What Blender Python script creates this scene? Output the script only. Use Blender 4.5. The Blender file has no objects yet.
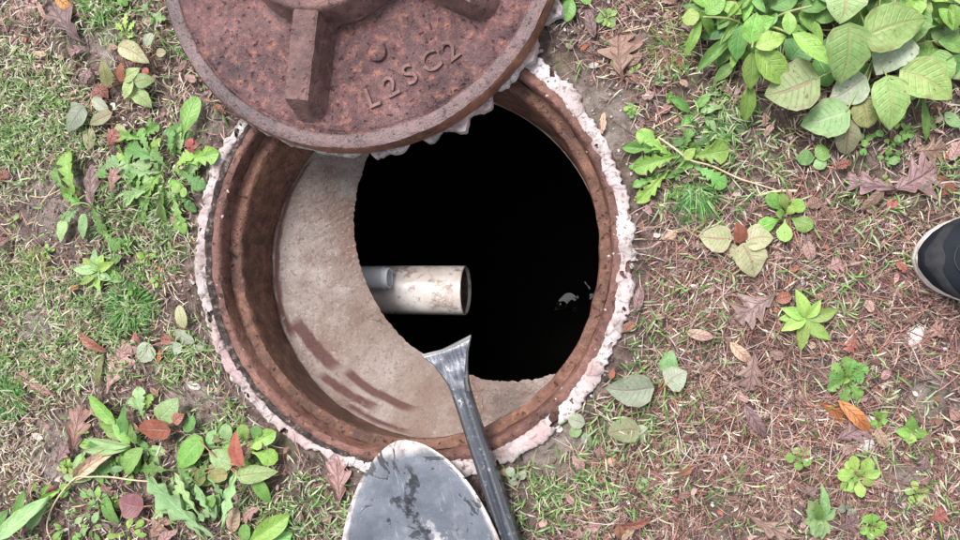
import bpy, bmesh, math, random
import numpy as np
from mathutils import Vector, Matrix, noise, Euler

random.seed(7)
RNG = np.random.default_rng(11)
S = bpy.context.scene
COL = S.collection
PI = math.pi

# ------------------------------------------------------------------ camera
CAM_H = 1.10                     # phone held about 1.1 m above the ground
TILT = math.radians(12)          # tipped away from the person standing at +X
FPX = 760.0                      # focal length in 960-px-wide units
cam = bpy.data.cameras.new('camera')
cam.sensor_width = 36.0
cam.lens = FPX / 960.0 * 36.0
cam.clip_start = 0.02
cam.clip_end = 100
camo = bpy.data.objects.new('camera', cam)
COL.objects.link(camo)
camo.location = (0, 0, CAM_H)
camo.rotation_euler = (0, TILT, 0)
S.camera = camo

# ------------------------------------------------------------------ light
SUN_ELEV, SUN_AZ = math.radians(62), math.radians(118)     # direction to the sun, angle from +X
w = bpy.data.worlds.new('World'); S.world = w; w.use_nodes = True
nt = w.node_tree
sky = nt.nodes.new('ShaderNodeTexSky'); sky.sky_type = 'NISHITA'; sky.sun_disc = False
sky.sun_elevation = SUN_ELEV
sky.sun_rotation = math.radians(90) - SUN_AZ
sky.air_density = 1.0; sky.dust_density = 4.0; sky.ozone_density = 0.6
hs = nt.nodes.new('ShaderNodeHueSaturation'); hs.inputs['Saturation'].default_value = 0.32   # overcast: grey cloud light
bg = nt.nodes['Background']; bg.inputs['Strength'].default_value = 0.115
nt.links.new(sky.outputs[0], hs.inputs['Color']); nt.links.new(hs.outputs[0], bg.inputs['Color'])
sl = bpy.data.lights.new('sun', 'SUN'); sl.energy = 2.0; sl.angle = math.radians(22); sl.color = (1.0, 0.95, 0.945)
so = bpy.data.objects.new('sun', sl); COL.objects.link(so)
sd = Vector((math.cos(SUN_ELEV)*math.cos(SUN_AZ), math.cos(SUN_ELEV)*math.sin(SUN_AZ), math.sin(SUN_ELEV)))
so.rotation_euler = sd.to_track_quat('Z', 'Y').to_euler(); so.location = sd*5
S.view_settings.view_transform = 'Standard'
S.view_settings.look = 'None'
S.view_settings.gamma = 1.0
S.view_settings.exposure = 1.2
S.render.resolution_x, S.render.resolution_y = 1024, 576

# ------------------------------------------------------------------ placing helpers
CD = Vector((-math.sin(TILT), 0, -math.cos(TILT)))
CR = Vector((math.cos(TILT), 0, -math.sin(TILT)))
CU = Vector((0, 1, 0))
CC = Vector((0, 0, CAM_H))

def G(px, py, z=0.0):
    """world point at height z that the survey sketch (960x540) shows at px, py"""
    v = CD + CR*((px-480)/FPX) + CU*((270-py)/FPX)
    return CC + v*((z-CAM_H)/v.z)

def PX(x, y, z=0.0):
    p = Vector((x, y, z)) - CC
    d = p.dot(CD)
    return 480 + FPX*p.dot(CR)/d, 270 - FPX*p.dot(CU)/d

FC = Vector((-0.349, 0.028))          # centre of the cast-iron frame
LC = Vector((-0.418, 0.492))          # centre of the lid
LID_R = 0.317

def sstep(a, b, x):
    t = min(1, max(0, (x-a)/(b-a)))
    return t*t*(3-2*t)

def H(x, y):
    """height of the ground"""
    r = math.hypot(x-FC.x, y-FC.y)
    k = sstep(0.33, 0.48, r)
    n = noise.noise(Vector((x*4.2, y*4.2, 1.3)))*0.010 + noise.noise(Vector((x*13, y*13, 4.1)))*0.005
    n += noise.noise(Vector((x*42, y*42, 7.7)))*0.0022
    return -0.006 + n*(0.25+0.75*k)

# ------------------------------------------------------------------ object helpers
def link(o, parent=None):
    COL.objects.link(o)
    if parent: o.parent = parent
    return o

def tag(o, label=None, cat=None, group=None, kind=None):
    if label: o['label'] = label
    if cat: o['category'] = cat
    if group: o['group'] = group
    if kind: o['kind'] = kind
    return o

def empty(name, loc, label, cat, group=None, rz=0):
    o = bpy.data.objects.new(name, None); o.empty_display_size = .02
    o.location = loc; o.rotation_euler = (0, 0, rz)
    link(o); return tag(o, label, cat, group)

def mesh_obj(name, verts, faces, mat, parent=None, smooth=True, loc=None):
    me = bpy.data.meshes.new(name)
    me.from_pydata([tuple(v) for v in verts], [], faces)
    if smooth: me.polygons.foreach_set('use_smooth', [True]*len(me.polygons))
    me.update()
    if mat: me.materials.append(mat)
    o = bpy.data.objects.new(name, me); link(o, parent)
    if loc is not None: o.location = loc
    return o

def bm_obj(name, bm, mat, parent=None, smooth=True):
    me = bpy.data.meshes.new(name); bm.to_mesh(me); bm.free()
    if smooth: me.polygons.foreach_set('use_smooth', [True]*len(me.polygons))
    if mat: me.materials.append(mat)
    o = bpy.data.objects.new(name, me); return link(o, parent)

def sharp(o, ang=35):
    o.data.set_sharp_from_angle(angle=math.radians(ang))
    return o

def lathe(profile, n, jit=None, close=False):
    """profile [(r,z)]; jit(a, i, r, z)->(r,z)"""
    V, F = [], []
    m = len(profile)
    for k in range(n):
        a = 2*PI*k/n
        for i, (r, z) in enumerate(profile):
            if jit: r, z = jit(a, i, r, z)
            V.append((r*math.cos(a), r*math.sin(a), z))
    for k in range(n):
        k2 = (k+1) % n
        for i in range(m-1):
            F.append((k*m+i, k2*m+i, k2*m+i+1, k*m+i+1))
        if close: F.append((k*m+m-1, k2*m+m-1, k2*m, k*m))
    return V, F

def tube(pts, radii, n=8, cap=True):
    pts = [Vector(p) for p in pts]
    if not hasattr(radii, '__len__'): radii = [radii]*len(pts)
    V, F = [], []
    prev = None
    for i, p in enumerate(pts):
        t = (pts[min(i+1, len(pts)-1)]-pts[max(i-1, 0)]).normalized()
        if prev is None:
            a = t.orthogonal().normalized()
        else:
            a = (prev - t*prev.dot(t)).normalized()
        prev = a
        b = t.cross(a)
        for k in range(n):
            q = 2*PI*k/n
            V.append(p + (a*math.cos(q)+b*math.sin(q))*radii[i])
    for i in range(len(pts)-1):
        for k in range(n):
            k2 = (k+1) % n
            F.append((i*n+k, i*n+k2, (i+1)*n+k2, (i+1)*n+k))
    if cap:
        F.append(tuple(range(n-1, -1, -1))); m = (len(pts)-1)*n
        F.append(tuple(range(m, m+n)))
    return V, F

def smooth_path(P, n=6):
    P = [Vector(p) for p in P]
    out = []
    for i in range(len(P)-1):
        p0, p1, p2, p3 = P[max(i-1, 0)], P[i], P[i+1], P[min(i+2, len(P)-1)]
        for k in range(n):
            t = k/n
            out.append(0.5*((2*p1)+(p2-p0)*t+(2*p0-5*p1+4*p2-p3)*t*t+(3*p1-p0-3*p2+p3)*t**3))
    out.append(P[-1]); return out

# ------------------------------------------------------------------ material helpers
class MB:
    def __init__(s, name):
        s.m = bpy.data.materials.new(name); s.m.use_nodes = True
        s.t = s.m.node_tree; s.p = s.t.nodes['Principled BSDF']; s.out = s.t.nodes['Material Output']
        s._tc = None
    def set(s, sock, v):
        if isinstance(v, bpy.types.NodeSocket): s.t.links.new(v, sock)
        elif v is not None:
            if isinstance(v, (tuple, list)) and len(v) == 3 and sock.type == 'RGBA': v = (*v, 1)
            sock.default_value = v
    def n(s, typ, **kw):
        nd = s.t.nodes.new(typ)
        for k, v in kw.items():
            if k.startswith('_'): setattr(nd, k[1:], v)
            else: s.set(nd.inputs[k], v)
        return nd
    def tc(s, which='Object'):
        if not s._tc: s._tc = s.t.nodes.new('ShaderNodeTexCoord')
        return s._tc.outputs[which]
    def noise(s, scale, detail=5, rough=.6, vec=None, dist=0, off=None):
        v = vec or s.tc()
        if off:
            v = s.n('ShaderNodeVectorMath', _operation='ADD').outputs[0]
            s.set(v.node.inputs[0], vec or s.tc()); v.node.inputs[1].default_value = (off, off*1.7, off*.3)
        nd = s.n('ShaderNodeTexNoise', Scale=scale, Detail=detail, Roughness=rough, Distortion=dist)
        s.set(nd.inputs['Vector'], v)
        return nd.outputs[0]
    def vor(s, scale, vec=None, feature='F1', rnd=1.0):
        nd = s.n('ShaderNodeTexVoronoi', Scale=scale, _feature=feature, Randomness=rnd)
        s.set(nd.inputs['Vector'], vec or s.tc())
        return nd
    def ramp(s, fac, stops, interp='LINEAR'):
        nd = s.t.nodes.new('ShaderNodeValToRGB'); nd.color_ramp.interpolation = interp
        e = nd.color_ramp.elements
        while len(e) < len(stops): e.new(.5)
        for i, (p, c) in enumerate(stops):
            e[i].position = p
            e[i].color = (c, c, c, 1) if not hasattr(c, '__len__') else (*c, 1)
        s.set(nd.inputs[0], fac); return nd.outputs[0]
    def mix(s, fac, a, b, blend='MIX'):
        nd = s.t.nodes.new('ShaderNodeMix'); nd.data_type = 'RGBA'; nd.blend_type = blend
        s.set(nd.inputs[0], fac); s.set(nd.inputs[6], a); s.set(nd.inputs[7], b)
        return nd.outputs[2]
    def math(s, op, a, b=None, c=None):
        nd = s.t.nodes.new('ShaderNodeMath'); nd.operation = op
        s.set(nd.inputs[0], a)
        if b is not None: s.set(nd.inputs[1], b)
        if c is not None: s.set(nd.inputs[2], c)
        return nd.outputs[0]
    def bump(s, h, strength=.5, dist=.002, normal=None):
        nd = s.n('ShaderNodeBump', Strength=strength, Distance=dist, Height=h)
        if normal: s.set(nd.inputs['Normal'], normal)
        return nd.outputs[0]
    def bsdf(s, color=None, rough=None, metal=None, spec=None, normal=None):
        if color is not None: s.set(s.p.inputs['Base Color'], color)
        if rough is not None: s.set(s.p.inputs['Roughness'], rough)
        if metal is not None: s.set(s.p.inputs['Metallic'], metal)
        if spec is not None: s.set(s.p.inputs['Specular IOR Level'], spec)
        if normal is not None: s.set(s.p.inputs['Normal'], normal)
        return s.m

def rust_mat(name, dark, mid, light, orange, oamt=.55, bump=.6, seed=0, rough=.75, white=0.0, fine=260):
    b = MB(name)
    n1 = b.noise(9, 8, .65, off=seed+1)
    n2 = b.noise(60, 8, .7, off=seed+2)
    n3 = b.noise(fine, 6, .7, off=seed+3)
    c = b.ramp(n1, [(.36, dark), (.5, mid), (.64, light)])
    c2 = b.ramp(n2, [(.38, dark), (.5, mid), (.60, light)])
    c = b.mix(.42, c, c2)
    big = b.ramp(b.noise(3.6, 5, .6, off=seed+7), [(.38, .62), (.52, 1.0), (.66, 1.25)])
    c = b.mix(.8, c, b.mix(1, c, big, 'MULTIPLY'))
    og = b.ramp(n2, [(oamt, 0), (oamt+.13, 1)])
    og2 = b.ramp(n3, [(.45, 0), (.62, 1)])
    c = b.mix(b.math('MULTIPLY', og, b.math('MULTIPLY', og2, .85)), c, orange)
    pit = b.ramp(b.noise(130, 4, .6, off=seed+5), [(.28, 1), (.40, 0)])
    c = b.mix(b.math('MULTIPLY', pit, .7), c, (dark[0]*.45, dark[1]*.4, dark[2]*.4))
    if white:
        ws = b.ramp(b.noise(110, 5, .7, off=seed+9), [(1-white, 0), (1-white+.05, 1)])
        c = b.mix(ws, c, (.55, .5, .47))
    hgt = b.math('ADD', b.math('MULTIPLY', n2, 1.0), b.math('MULTIPLY', n3, .6))
    hgt = b.math('SUBTRACT', hgt, b.math('MULTIPLY', pit, .5))
    rr = b.ramp(n2, [(.3, rough-.22), (.7, rough+.1)])
    return b.bsdf(c, rr, 0.0, .5, b.bump(hgt, bump, .004))

M_LID = rust_mat('lid_rust', (.036, .016, .019), (.115, .050, .050), (.20, .115, .115), (.42, .14, .055), .515, 1.0, 0, .42)
M_RIM = rust_mat('lid_rim_rust', (.045, .025, .026), (.098, .057, .058), (.155, .10, .10), (.24, .09, .045), .56, .6, 13, .36)
M_EDGE = rust_mat('lid_edge_rust', (.07, .03, .022), (.19, .08, .05), (.27, .12, .075), (.42, .17, .07), .5, .6, 23, .65)
M_RIB = rust_mat('rib_rust', (.065, .033, .030), (.165, .085, .076), (.245, .145, .13), (.34, .14, .07), .58, .9, 33, .6)
M_FRAME = rust_mat('frame_rust', (.038, .018, .015), (.14, .062, .046), (.23, .118, .092), (.30, .11, .05), .55, 1.0, 43, .55, .26)
M_WALL = rust_mat('frame_wall_rust', (.040, .018, .012), (.125, .056, .036), (.22, .112, .076), (.30, .125, .055), .54, 1.0, 53, .45)

# white mortar
b = MB('white_mortar')
n1 = b.noise(16, 7, .6); n2 = b.noise(120, 6, .7, off=3); n3 = b.noise(11, 4, .6, off=8)
c = b.ramp(n1, [(.34, (.20, .16, .155)), (.44, (.33, .285, .28)), (.56, (.42, .375, .37)), (.66, (.53, .49, .485))])
c = b.mix(b.ramp(n2, [(.40, .85), (.46, 0)]), c, (.14, .10, .088))
c = b.mix(b.ramp(n3, [(.52, 0), (.66, .55)]), c, (.42, .29, .285))
c = b.mix(b.ramp(b.noise(24, 6, .75, off=14), [(.56, 0), (.63, .8)]), c, (.17, .125, .105))
M_MORTAR = b.bsdf(c, .85, 0, .3, b.bump(b.math('ADD', n1, b.math('MULTIPLY', n2, .8)), .55, .003))
b = MB('dark_joint_gap'); n2 = b.noise(90, 6, .7)  # colour paints the dark gap between collar and flange
M_GAP = b.bsdf(b.ramp(n2, [(.4, (.018, .013, .012)), (.55, (.05, .038, .033)), (.66, (.22, .18, .165))]), .9, 0, .3, b.bump(n2, .8, .003))

# concrete cone inside
b = MB('stained_concrete')
n1 = b.noise(5.5, 7, .62, dist=.6); n2 = b.noise(24, 7, .66, off=5); n3 = b.noise(150, 5, .7, off=9)
c = b.ramp(n1, [(.33, (.13, .095, .082)), (.46, (.215, .175, .158)), (.56, (.275, .24, .222)), (.68, (.215, .155, .13))])
c = b.mix(.45, c, b.ramp(n2, [(.36, (.14, .095, .072)), (.5, (.27, .225, .19)), (.64, (.36, .32, .285))]))
c = b.mix(b.ramp(b.noise(6, 6, .65, off=31), [(.50, 0), (.62, .7)]), c, (.15, .085, .062))
c = b.mix(b.ramp(n3, [(.38, .7), (.45, 0)]), c, (.12, .085, .07))
c = b.mix(b.ramp(b.noise(190, 4, .6, off=77), [(.60, 0), (.66, .5)]), c, (.42, .385, .36))
c = b.mix(b.ramp(b.noise(3.2, 5, .6, off=90, dist=.8), [(.50, 0), (.60, .6)]), c, (.145, .092, .07))
ck = b.vor(7.5, feature='DISTANCE_TO_EDGE'); 
dv = b.n('ShaderNodeVectorMath', _operation='ADD'); b.set(dv.inputs[0], b.tc()); 
nv = b.n('ShaderNodeTexNoise', Scale=14, Detail=6); b.set(nv.inputs['Vector'], b.tc())
sc = b.n('ShaderNodeVectorMath', _operation='SCALE'); b.set(sc.inputs[0], nv.outputs[1]); sc.inputs['Scale'].default_value = .16
b.set(dv.inputs[1], sc.outputs[0]); b.set(ck.inputs['Vector'], dv.outputs[0])
crack = b.ramp(ck.outputs['Distance'], [(0.004, 1), (.016, 0)])
crack = b.math('MULTIPLY', crack, b.ramp(b.noise(6, 3, .5, off=40), [(.55, 0), (.65, .8)]))
c = b.mix(b.math('MULTIPLY', crack, .75), c, (.13, .09, .07))
st = b.n('ShaderNodeAttribute', _attribute_name='stain').outputs['Fac']
stn = b.math('MULTIPLY', st, b.ramp(b.noise(30, 6, .7, off=17), [(.30, 0), (.40, .95)]))
c = b.mix(stn, c, (.075, .028, .024))
hg = b.math('SUBTRACT', b.math('ADD', n2, b.math('MULTIPLY', n3, .9)), b.math('MULTIPLY', crack, .6))
M_CONC = b.bsdf(c, b.ramp(n2, [(.3, .5), (.7, .8)]), 0, .4, b.bump(hg, .9, .004))

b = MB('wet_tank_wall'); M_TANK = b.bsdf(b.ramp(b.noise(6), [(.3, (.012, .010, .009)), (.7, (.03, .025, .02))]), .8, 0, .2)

# dark water; an added dull film leaves mirror spots to shape the sky glint
b = MB('dark_tank_water')
wp = b.n('ShaderNodeVectorMath', _operation='DISTANCE'); b.set(wp.inputs[0], b.tc()); wp.inputs[1].default_value = G(577, 297, -1.28)
glint_mask = b.math('ADD', wp.outputs['Value'], b.math('MULTIPLY', b.noise(24, 1.5, .5, dist=.8), .30))
glint_mask = b.ramp(glint_mask, [(.150, 0), (.155, 1)])
wb = b.bump(b.noise(20, 1, .5, off=6), .12, .01)
M_WATER = b.bsdf(b.mix(glint_mask, (.003, .003, .003), (.007, .006, .005)), b.math('MULTIPLY_ADD', glint_mask, .75, .0), 0, b.math('MULTIPLY_ADD', glint_mask, -.8, 1.0), wb)

# soil
b = MB('soil')
n1 = b.noise(7, 7, .65); n2 = b.noise(55, 8, .72, off=2); n3 = b.noise(240, 6, .75, off=4)
c = b.ramp(n2, [(.36, (.028, .018, .015)), (.47, (.085, .060, .050)), (.56, (.155, .118, .10)), (.70, (.27, .225, .195))])
c = b.mix(b.ramp(n1, [(.4, 0), (.66, .5)]), c, (.17, .122, .112))
moss = b.ramp(b.noise(16, 6, .7, off=12), [(.52, 0), (.68, .55)])
c = b.mix(moss, c, (.13, .15, .06))
ba = b.n('ShaderNodeAttribute', _attribute_name='bare').outputs['Fac']
bc = b.ramp(n2, [(.36, (.10, .078, .066)), (.5, (.20, .165, .143)), (.62, (.28, .24, .215))])
c = b.mix(b.math('MULTIPLY', ba, b.ramp(b.noise(40, 5, .6, off=7), [(.3, .55), (.5, 1)])), c, bc)
c = b.mix(b.ramp(n3, [(.3, .6), (.43, 0)]), c, (.045, .03, .025))
M_SOIL = b.bsdf(c, .9, 0, .25, b.bump(b.math('ADD', n2, b.math('MULTIPLY', n3, .6)), 1.0, .006))

# strands, scraps, crumbs: colour per piece
def attr_mat(name, rough=.7, transl=.2, grain=140):
    b = MB(name)
    c = b.n('ShaderNodeAttribute', _attribute_name='Col').outputs['Color']
    c = b.mix(.35, c, b.mix(1, c, b.ramp(b.noise(grain, 4, .6), [(.3, .45), (.7, 1.5)]), 'MULTIPLY'))
    b.bsdf(c, rough, 0, .35)
    if transl:
        tr = b.n('ShaderNodeBsdfTranslucent'); b.set(tr.inputs[0], c)
        mx = b.n('ShaderNodeMixShader'); mx.inputs[0].default_value = transl
        b.t.links.new(b.p.outputs[0], mx.inputs[1]); b.t.links.new(tr.outputs[0], mx.inputs[2])
        b.t.links.new(mx.outputs[0], b.out.inputs[0])
    return b.m
M_STRAND = attr_mat('dry_strands', .65, .15)
M_GRASS = attr_mat('grass_blades', .5, .3)
M_SCRAP = attr_mat('leaf_scraps', .7, .1)
M_CRUMB = attr_mat('soil_crumbs', .9, 0)

# leaves
def leaf_mat(name, a, c2, vein, vamt=.6, side=.35, rough=.45, spots=None, samt=.6, transl=.28, nv=8, bumpy=.5, edge=None):
    b = MB(name)
    sep = b.n('ShaderNodeSeparateXYZ'); b.set(sep.inputs[0], b.tc('UV'))
    du = b.math('MULTIPLY', b.math('ABSOLUTE', b.math('SUBTRACT', sep.outputs[0], .5)), 2.0)
    t = sep.outputs[1]
    oi = b.n('ShaderNodeObjectInfo')
    offv = b.n('ShaderNodeVectorMath', _operation='ADD'); b.set(offv.inputs[0], b.tc('UV'))
    cmb = b.n('ShaderNodeCombineXYZ'); b.set(cmb.inputs[2], b.math('MULTIPLY', oi.outputs['Random'], 37.0)); b.set(offv.inputs[1], cmb.outputs[0])
    v = offv.outputs[0]
    n1 = b.noise(3.5, 5, .6, vec=v); n2 = b.noise(14, 5, .65, vec=v)
    c = b.ramp(n1, [(.34, a), (.66, c2)])
    c = b.mix(.35, c, b.mix(1, c, b.ramp(n2, [(.3, .6), (.7, 1.35)]), 'MULTIPLY'))
    mid = b.ramp(du, [(.03, 1), (.10, 0)])
    ph = b.math('FRACT', b.math('SUBTRACT', b.math('MULTIPLY', t, float(nv)), b.math('MULTIPLY', du, nv*.22)))
    sv = b.ramp(b.math('ABSOLUTE', b.math('SUBTRACT', ph, .5)), [(.03, 1), (.13, 0)])
    sv = b.math('MULTIPLY', sv, b.ramp(du, [(.55, 1), (.95, 0)]))
    vm = b.math('MAXIMUM', b.math('MULTIPLY', mid, vamt*.8), b.math('MULTIPLY', b.math('MULTIPLY', sv, b.ramp(n1, [(.4, .3), (.6, 1)])), side*.55))
    c = b.mix(vm, c, vein)
    c = b.mix(b.math('MULTIPLY', b.ramp(du, [(.62, 0), (1, 1)]), b.ramp(b.noise(5, 5, .7, vec=v, off=11), [(.50, 0), (.60, .7)])), c, (.20, .12, .05))
    hol = b.ramp(b.noise(9, 3, .6, vec=v, off=17), [(.66, 0), (.68, .8)])
    c = b.mix(hol, c, (.10, .06, .03))
    if edge: c = b.mix(b.math('MULTIPLY', b.ramp(du, [(.6, 0), (1, 1)]), b.ramp(n1, [(.4, 0), (.6, .8)])), c, edge)
    if spots: c = b.mix(b.ramp(b.noise(7, 5, .7, vec=v, off=5), [(.56, 0), (.64, samt)]), c, spots)
    h = b.n('ShaderNodeHueSaturation'); b.set(h.inputs['Color'], c)
    b.set(h.inputs['Value'], b.math('MULTIPLY_ADD', oi.outputs['Random'], .55, .68))
    b.set(h.inputs['Hue'], b.math('MULTIPLY_ADD', b.math('FRACT', b.math('MULTIPLY', oi.outputs['Random'], 7.31)), .035, .4825))
    c = h.outputs[0]
    hg = b.math('SUBTRACT', b.math('MULTIPLY', n2, .5), b.math('MAXIMUM', mid, b.math('MULTIPLY', sv, .7)))
    b.bsdf(c, b.ramp(n2, [(.3, rough-.08), (.7, rough+.15)]), 0, .5, b.bump(hg, bumpy, .0015))
    tr = b.n('ShaderNodeBsdfTranslucent'); b.set(tr.inputs[0], c)
    mx = b.n('ShaderNodeMixShader'); mx.inputs[0].default_value = transl
    b.t.links.new(b.p.outputs[0], mx.inputs[1]); b.t.links.new(tr.outputs[0], mx.inputs[2])
    b.t.links.new(mx.outputs[0], b.out.inputs[0])
    return b.m

LM = {
 'bright': leaf_mat('leaf_bright_green', (.16, .33, .055), (.25, .44, .095), (.32, .48, .19), .5, .2),
 'lime':   leaf_mat('leaf_lime_green', (.24, .41, .085), (.33, .49, .13), (.42, .52, .2), .5, .25),
 'mid':    leaf_mat('leaf_mid_green', (.11, .26, .055), (.185, .355, .09), (.27, .41, .19), .5, .2),
 'dark':   leaf_mat('leaf_dark_green', (.065, .185, .045), (.115, .26, .07), (.2, .33, .14), .5, .2),
 'sage':   leaf_mat('leaf_sage_green', (.20, .36, .13), (.31, .45, .21), (.40, .49, .32), .6, .25, .55),
 'pale':   leaf_mat('leaf_pale_redvein', (.24, .36, .13), (.33, .435, .185), (.36, .17, .12), .75, .28, .45, (.30, .25, .15), .35),
 'apple':  leaf_mat('leaf_apple_green', (.24, .42, .12), (.35, .50, .18), (.42, .38, .17), .6, .28, .42, (.38, .36, .16), .4),
 'grey':   leaf_mat('leaf_grey_green', (.26, .33, .22), (.36, .41, .30), (.33, .19, .19), .7, .2, .5, (.40, .33, .30), .4),
 'blush':  leaf_mat('leaf_blush', (.27, .32, .15), (.37, .355, .22), (.33, .13, .12), .8, .4, .5, (.40, .23, .20), .5),
 'red':    leaf_mat('leaf_red', (.28, .065, .05), (.36, .12, .08), (.40, .22, .16), .6, .3, .4, (.2, .05, .05), .5),
 'maroon': leaf_mat('leaf_maroon', (.17, .065, .065), (.24, .105, .10), (.33, .18, .17), .6, .25, .45),
 'olive':  leaf_mat('leaf_olive', (.16, .20, .06), (.24, .24, .10), (.30, .15, .08), .6, .3, .45, (.25, .13, .06), .5),
 'purple': leaf_mat('leaf_dead_purple', (.13, .075, .072), (.235, .155, .15), (.10, .05, .05), .6, .4, .5, (.31, .23, .22), .5, .08, 6, .9),
 'brown':  leaf_mat('leaf_dead_brown', (.18, .095, .07), (.30, .185, .145), (.14, .065, .05), .6, .4, .55, (.38, .27, .21), .5, .08, 6, .9),
 'pink':   leaf_mat('leaf_dead_pink', (.27, .16, .135), (.38, .255, .22), (.19, .095, .085), .6, .4, .55, (.2, .11, .095), .5, .1, 6, .9),
 'tan':    leaf_mat('leaf_dead_tan', (.36, .235, .155), (.46, .34, .245), (.25, .14, .09), .6, .35, .6, (.27, .15, .11), .5, .12, 6, .9),
 'orange': leaf_mat('leaf_dead_orange', (.30, .115, .035), (.43, .19, .06), (.17, .07, .03), .6, .4, .45, (.17, .06, .03), .6, .12, 6, .9),
 'redbrown': leaf_mat('leaf_dead_redbrown', (.22, .075, .05), (.31, .125, .085), (.13, .05, .04), .6, .35, .5, (.14, .05, .04), .6, .08, 6, .9),
}
b = MB('green_stem'); M_STEM = b.bsdf(b.ramp(b.noise(40), [(.3, (.18, .24, .07)), (.7, (.30, .30, .12))]), .5)
b = MB('red_stem'); M_RSTEM = b.bsdf(b.ramp(b.noise(40), [(.3, (.22, .07, .05)), (.7, (.34, .15, .1))]), .5)
b = MB('straw_stem'); M_STRAW = b.bsdf(b.ramp(b.noise(60), [(.3, (.40, .31, .18)), (.7, (.56, .47, .31))]), .6)
b = MB('grey_stone'); M_STONE = b.bsdf(b.ramp(b.noise(70, 7, .7), [(.3, (.3, .27, .26)), (.6, (.46, .43, .42)), (.8, (.56, .53, .52))]), .8, 0, .3, b.bump(b.noise(140), .5, .002))
b = MB('olive_stone'); M_OSTONE = b.bsdf(b.ramp(b.noise(70, 7, .7), [(.3, (.15, .125, .08)), (.7, (.25, .21, .14))]), .8, 0, .3, b.bump(b.noise(140), .5, .002))
b = MB('pale_stone'); M_PSTONE = b.bsdf(b.ramp(b.noise(70, 7, .7), [(.3, (.42, .36, .33)), (.7, (.66, .6, .57))]), .8, 0, .3, b.bump(b.noise(140), .5, .002))
b = MB('tan_stone'); M_TSTONE = b.bsdf(b.ramp(b.noise(70, 7, .7), [(.3, (.30, .19, .13)), (.7, (.45, .31, .23))]), .8, 0, .3, b.bump(b.noise(140), .5, .002))

#SECTION_STRUCTURE
# ------------------------------------------------------------------ ground
BARE = [(600, 118, 42), (556, 448, 38), (192, 408, 32), (58, 205, 48), (62, 452, 42), (195, 118, 25), (30, 325, 25), (640, 40, 22), (100, 45, 25), (930, 395, 30), (235, 470, 18), (905, 480, 25)]
def bare(px, py):
    v = 0
    for (x, y, r) in BARE:
        d = math.hypot(px-x, py-y)/r
        v = max(v, 1-sstep(.55, 1.15, d))
    return v

NA, radii = 540, []
r = 0.333
while r < 1.25:
    radii.append(r); r += 0.0042 + max(0, r-.5)*.006
while r < 14:
    radii.append(r); r *= 1.16
V, F, BV = [], [], []
for i, r in enumerate([0.333] + radii):
    for k in range(NA):
        a = 2*PI*k/NA
        x, y = FC.x+r*math.cos(a), FC.y+r*math.sin(a)
        z = -.095 if i == 0 else H(x, y)
        V.append((x, y, z))
        BV.append(bare(*PX(x, y)) if r < 1.2 else 0)
for i in range(len(radii)):
    for k in range(NA):
        k2 = (k+1) % NA
        F.append((i*NA+k, (i+1)*NA+k, (i+1)*NA+k2, i*NA+k2))
ground = mesh_obj('ground', V, F, M_SOIL)
at = ground.data.attributes.new('bare', 'FLOAT', 'POINT'); at.data.foreach_set('value', BV)
tag(ground, kind='structure')

# ------------------------------------------------------------------ manhole: frame, mortar collar
mh = empty('manhole', (FC.x, FC.y, 0), 'round rusty cast iron manhole frame set in the ground', 'manhole')
def fj(a, i, r, z):
    p = Vector((math.cos(a)*3, math.sin(a)*3, i*.4))
    return r + noise.noise(p*3)*.0016 + noise.noise(p*11)*.0007, z + noise.noise(p*5+Vector((9, 0, 0)))*.0012
Vv, Ff = lathe([(.337, -.09), (.337, -.004), (.334, .0), (.324, .0002), (.320, .0022), (.314, .0036), (.310, .002), (.3075, -.004), (.306, -.024)], 256, fj)
sharp(mesh_obj('flange', Vv, Ff, M_FRAME, mh), 50)
def wj(a, i, r, z):          # the lower casting sits a little off centre
    r, z = fj(a, i, r, z)
    k = sstep(-.03, -.115, z) if z < -.03 else 0
    k = min(1, max(0, (-z-.03)/.085))
    return r + k*(.008*math.cos(a)-.022*math.sin(a)) + (noise.noise(Vector((math.cos(a)*9, math.sin(a)*9, z*40)))*.0022 if i > 2 else 0), z
Vv, Ff = lathe([(.306, -.024), (.3035, -.0275), (.294, -.0285), (.290, -.030), (.2882, -.035)]+[(.2882-.0027*k/10, -.035-.078*k/10) for k in range(1, 11)]+[(.287, -.1185), (.296, -.122)], 256, wj)
sharp(mesh_obj('seat_ledge', Vv, Ff, M_WALL, mh), 50)

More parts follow.
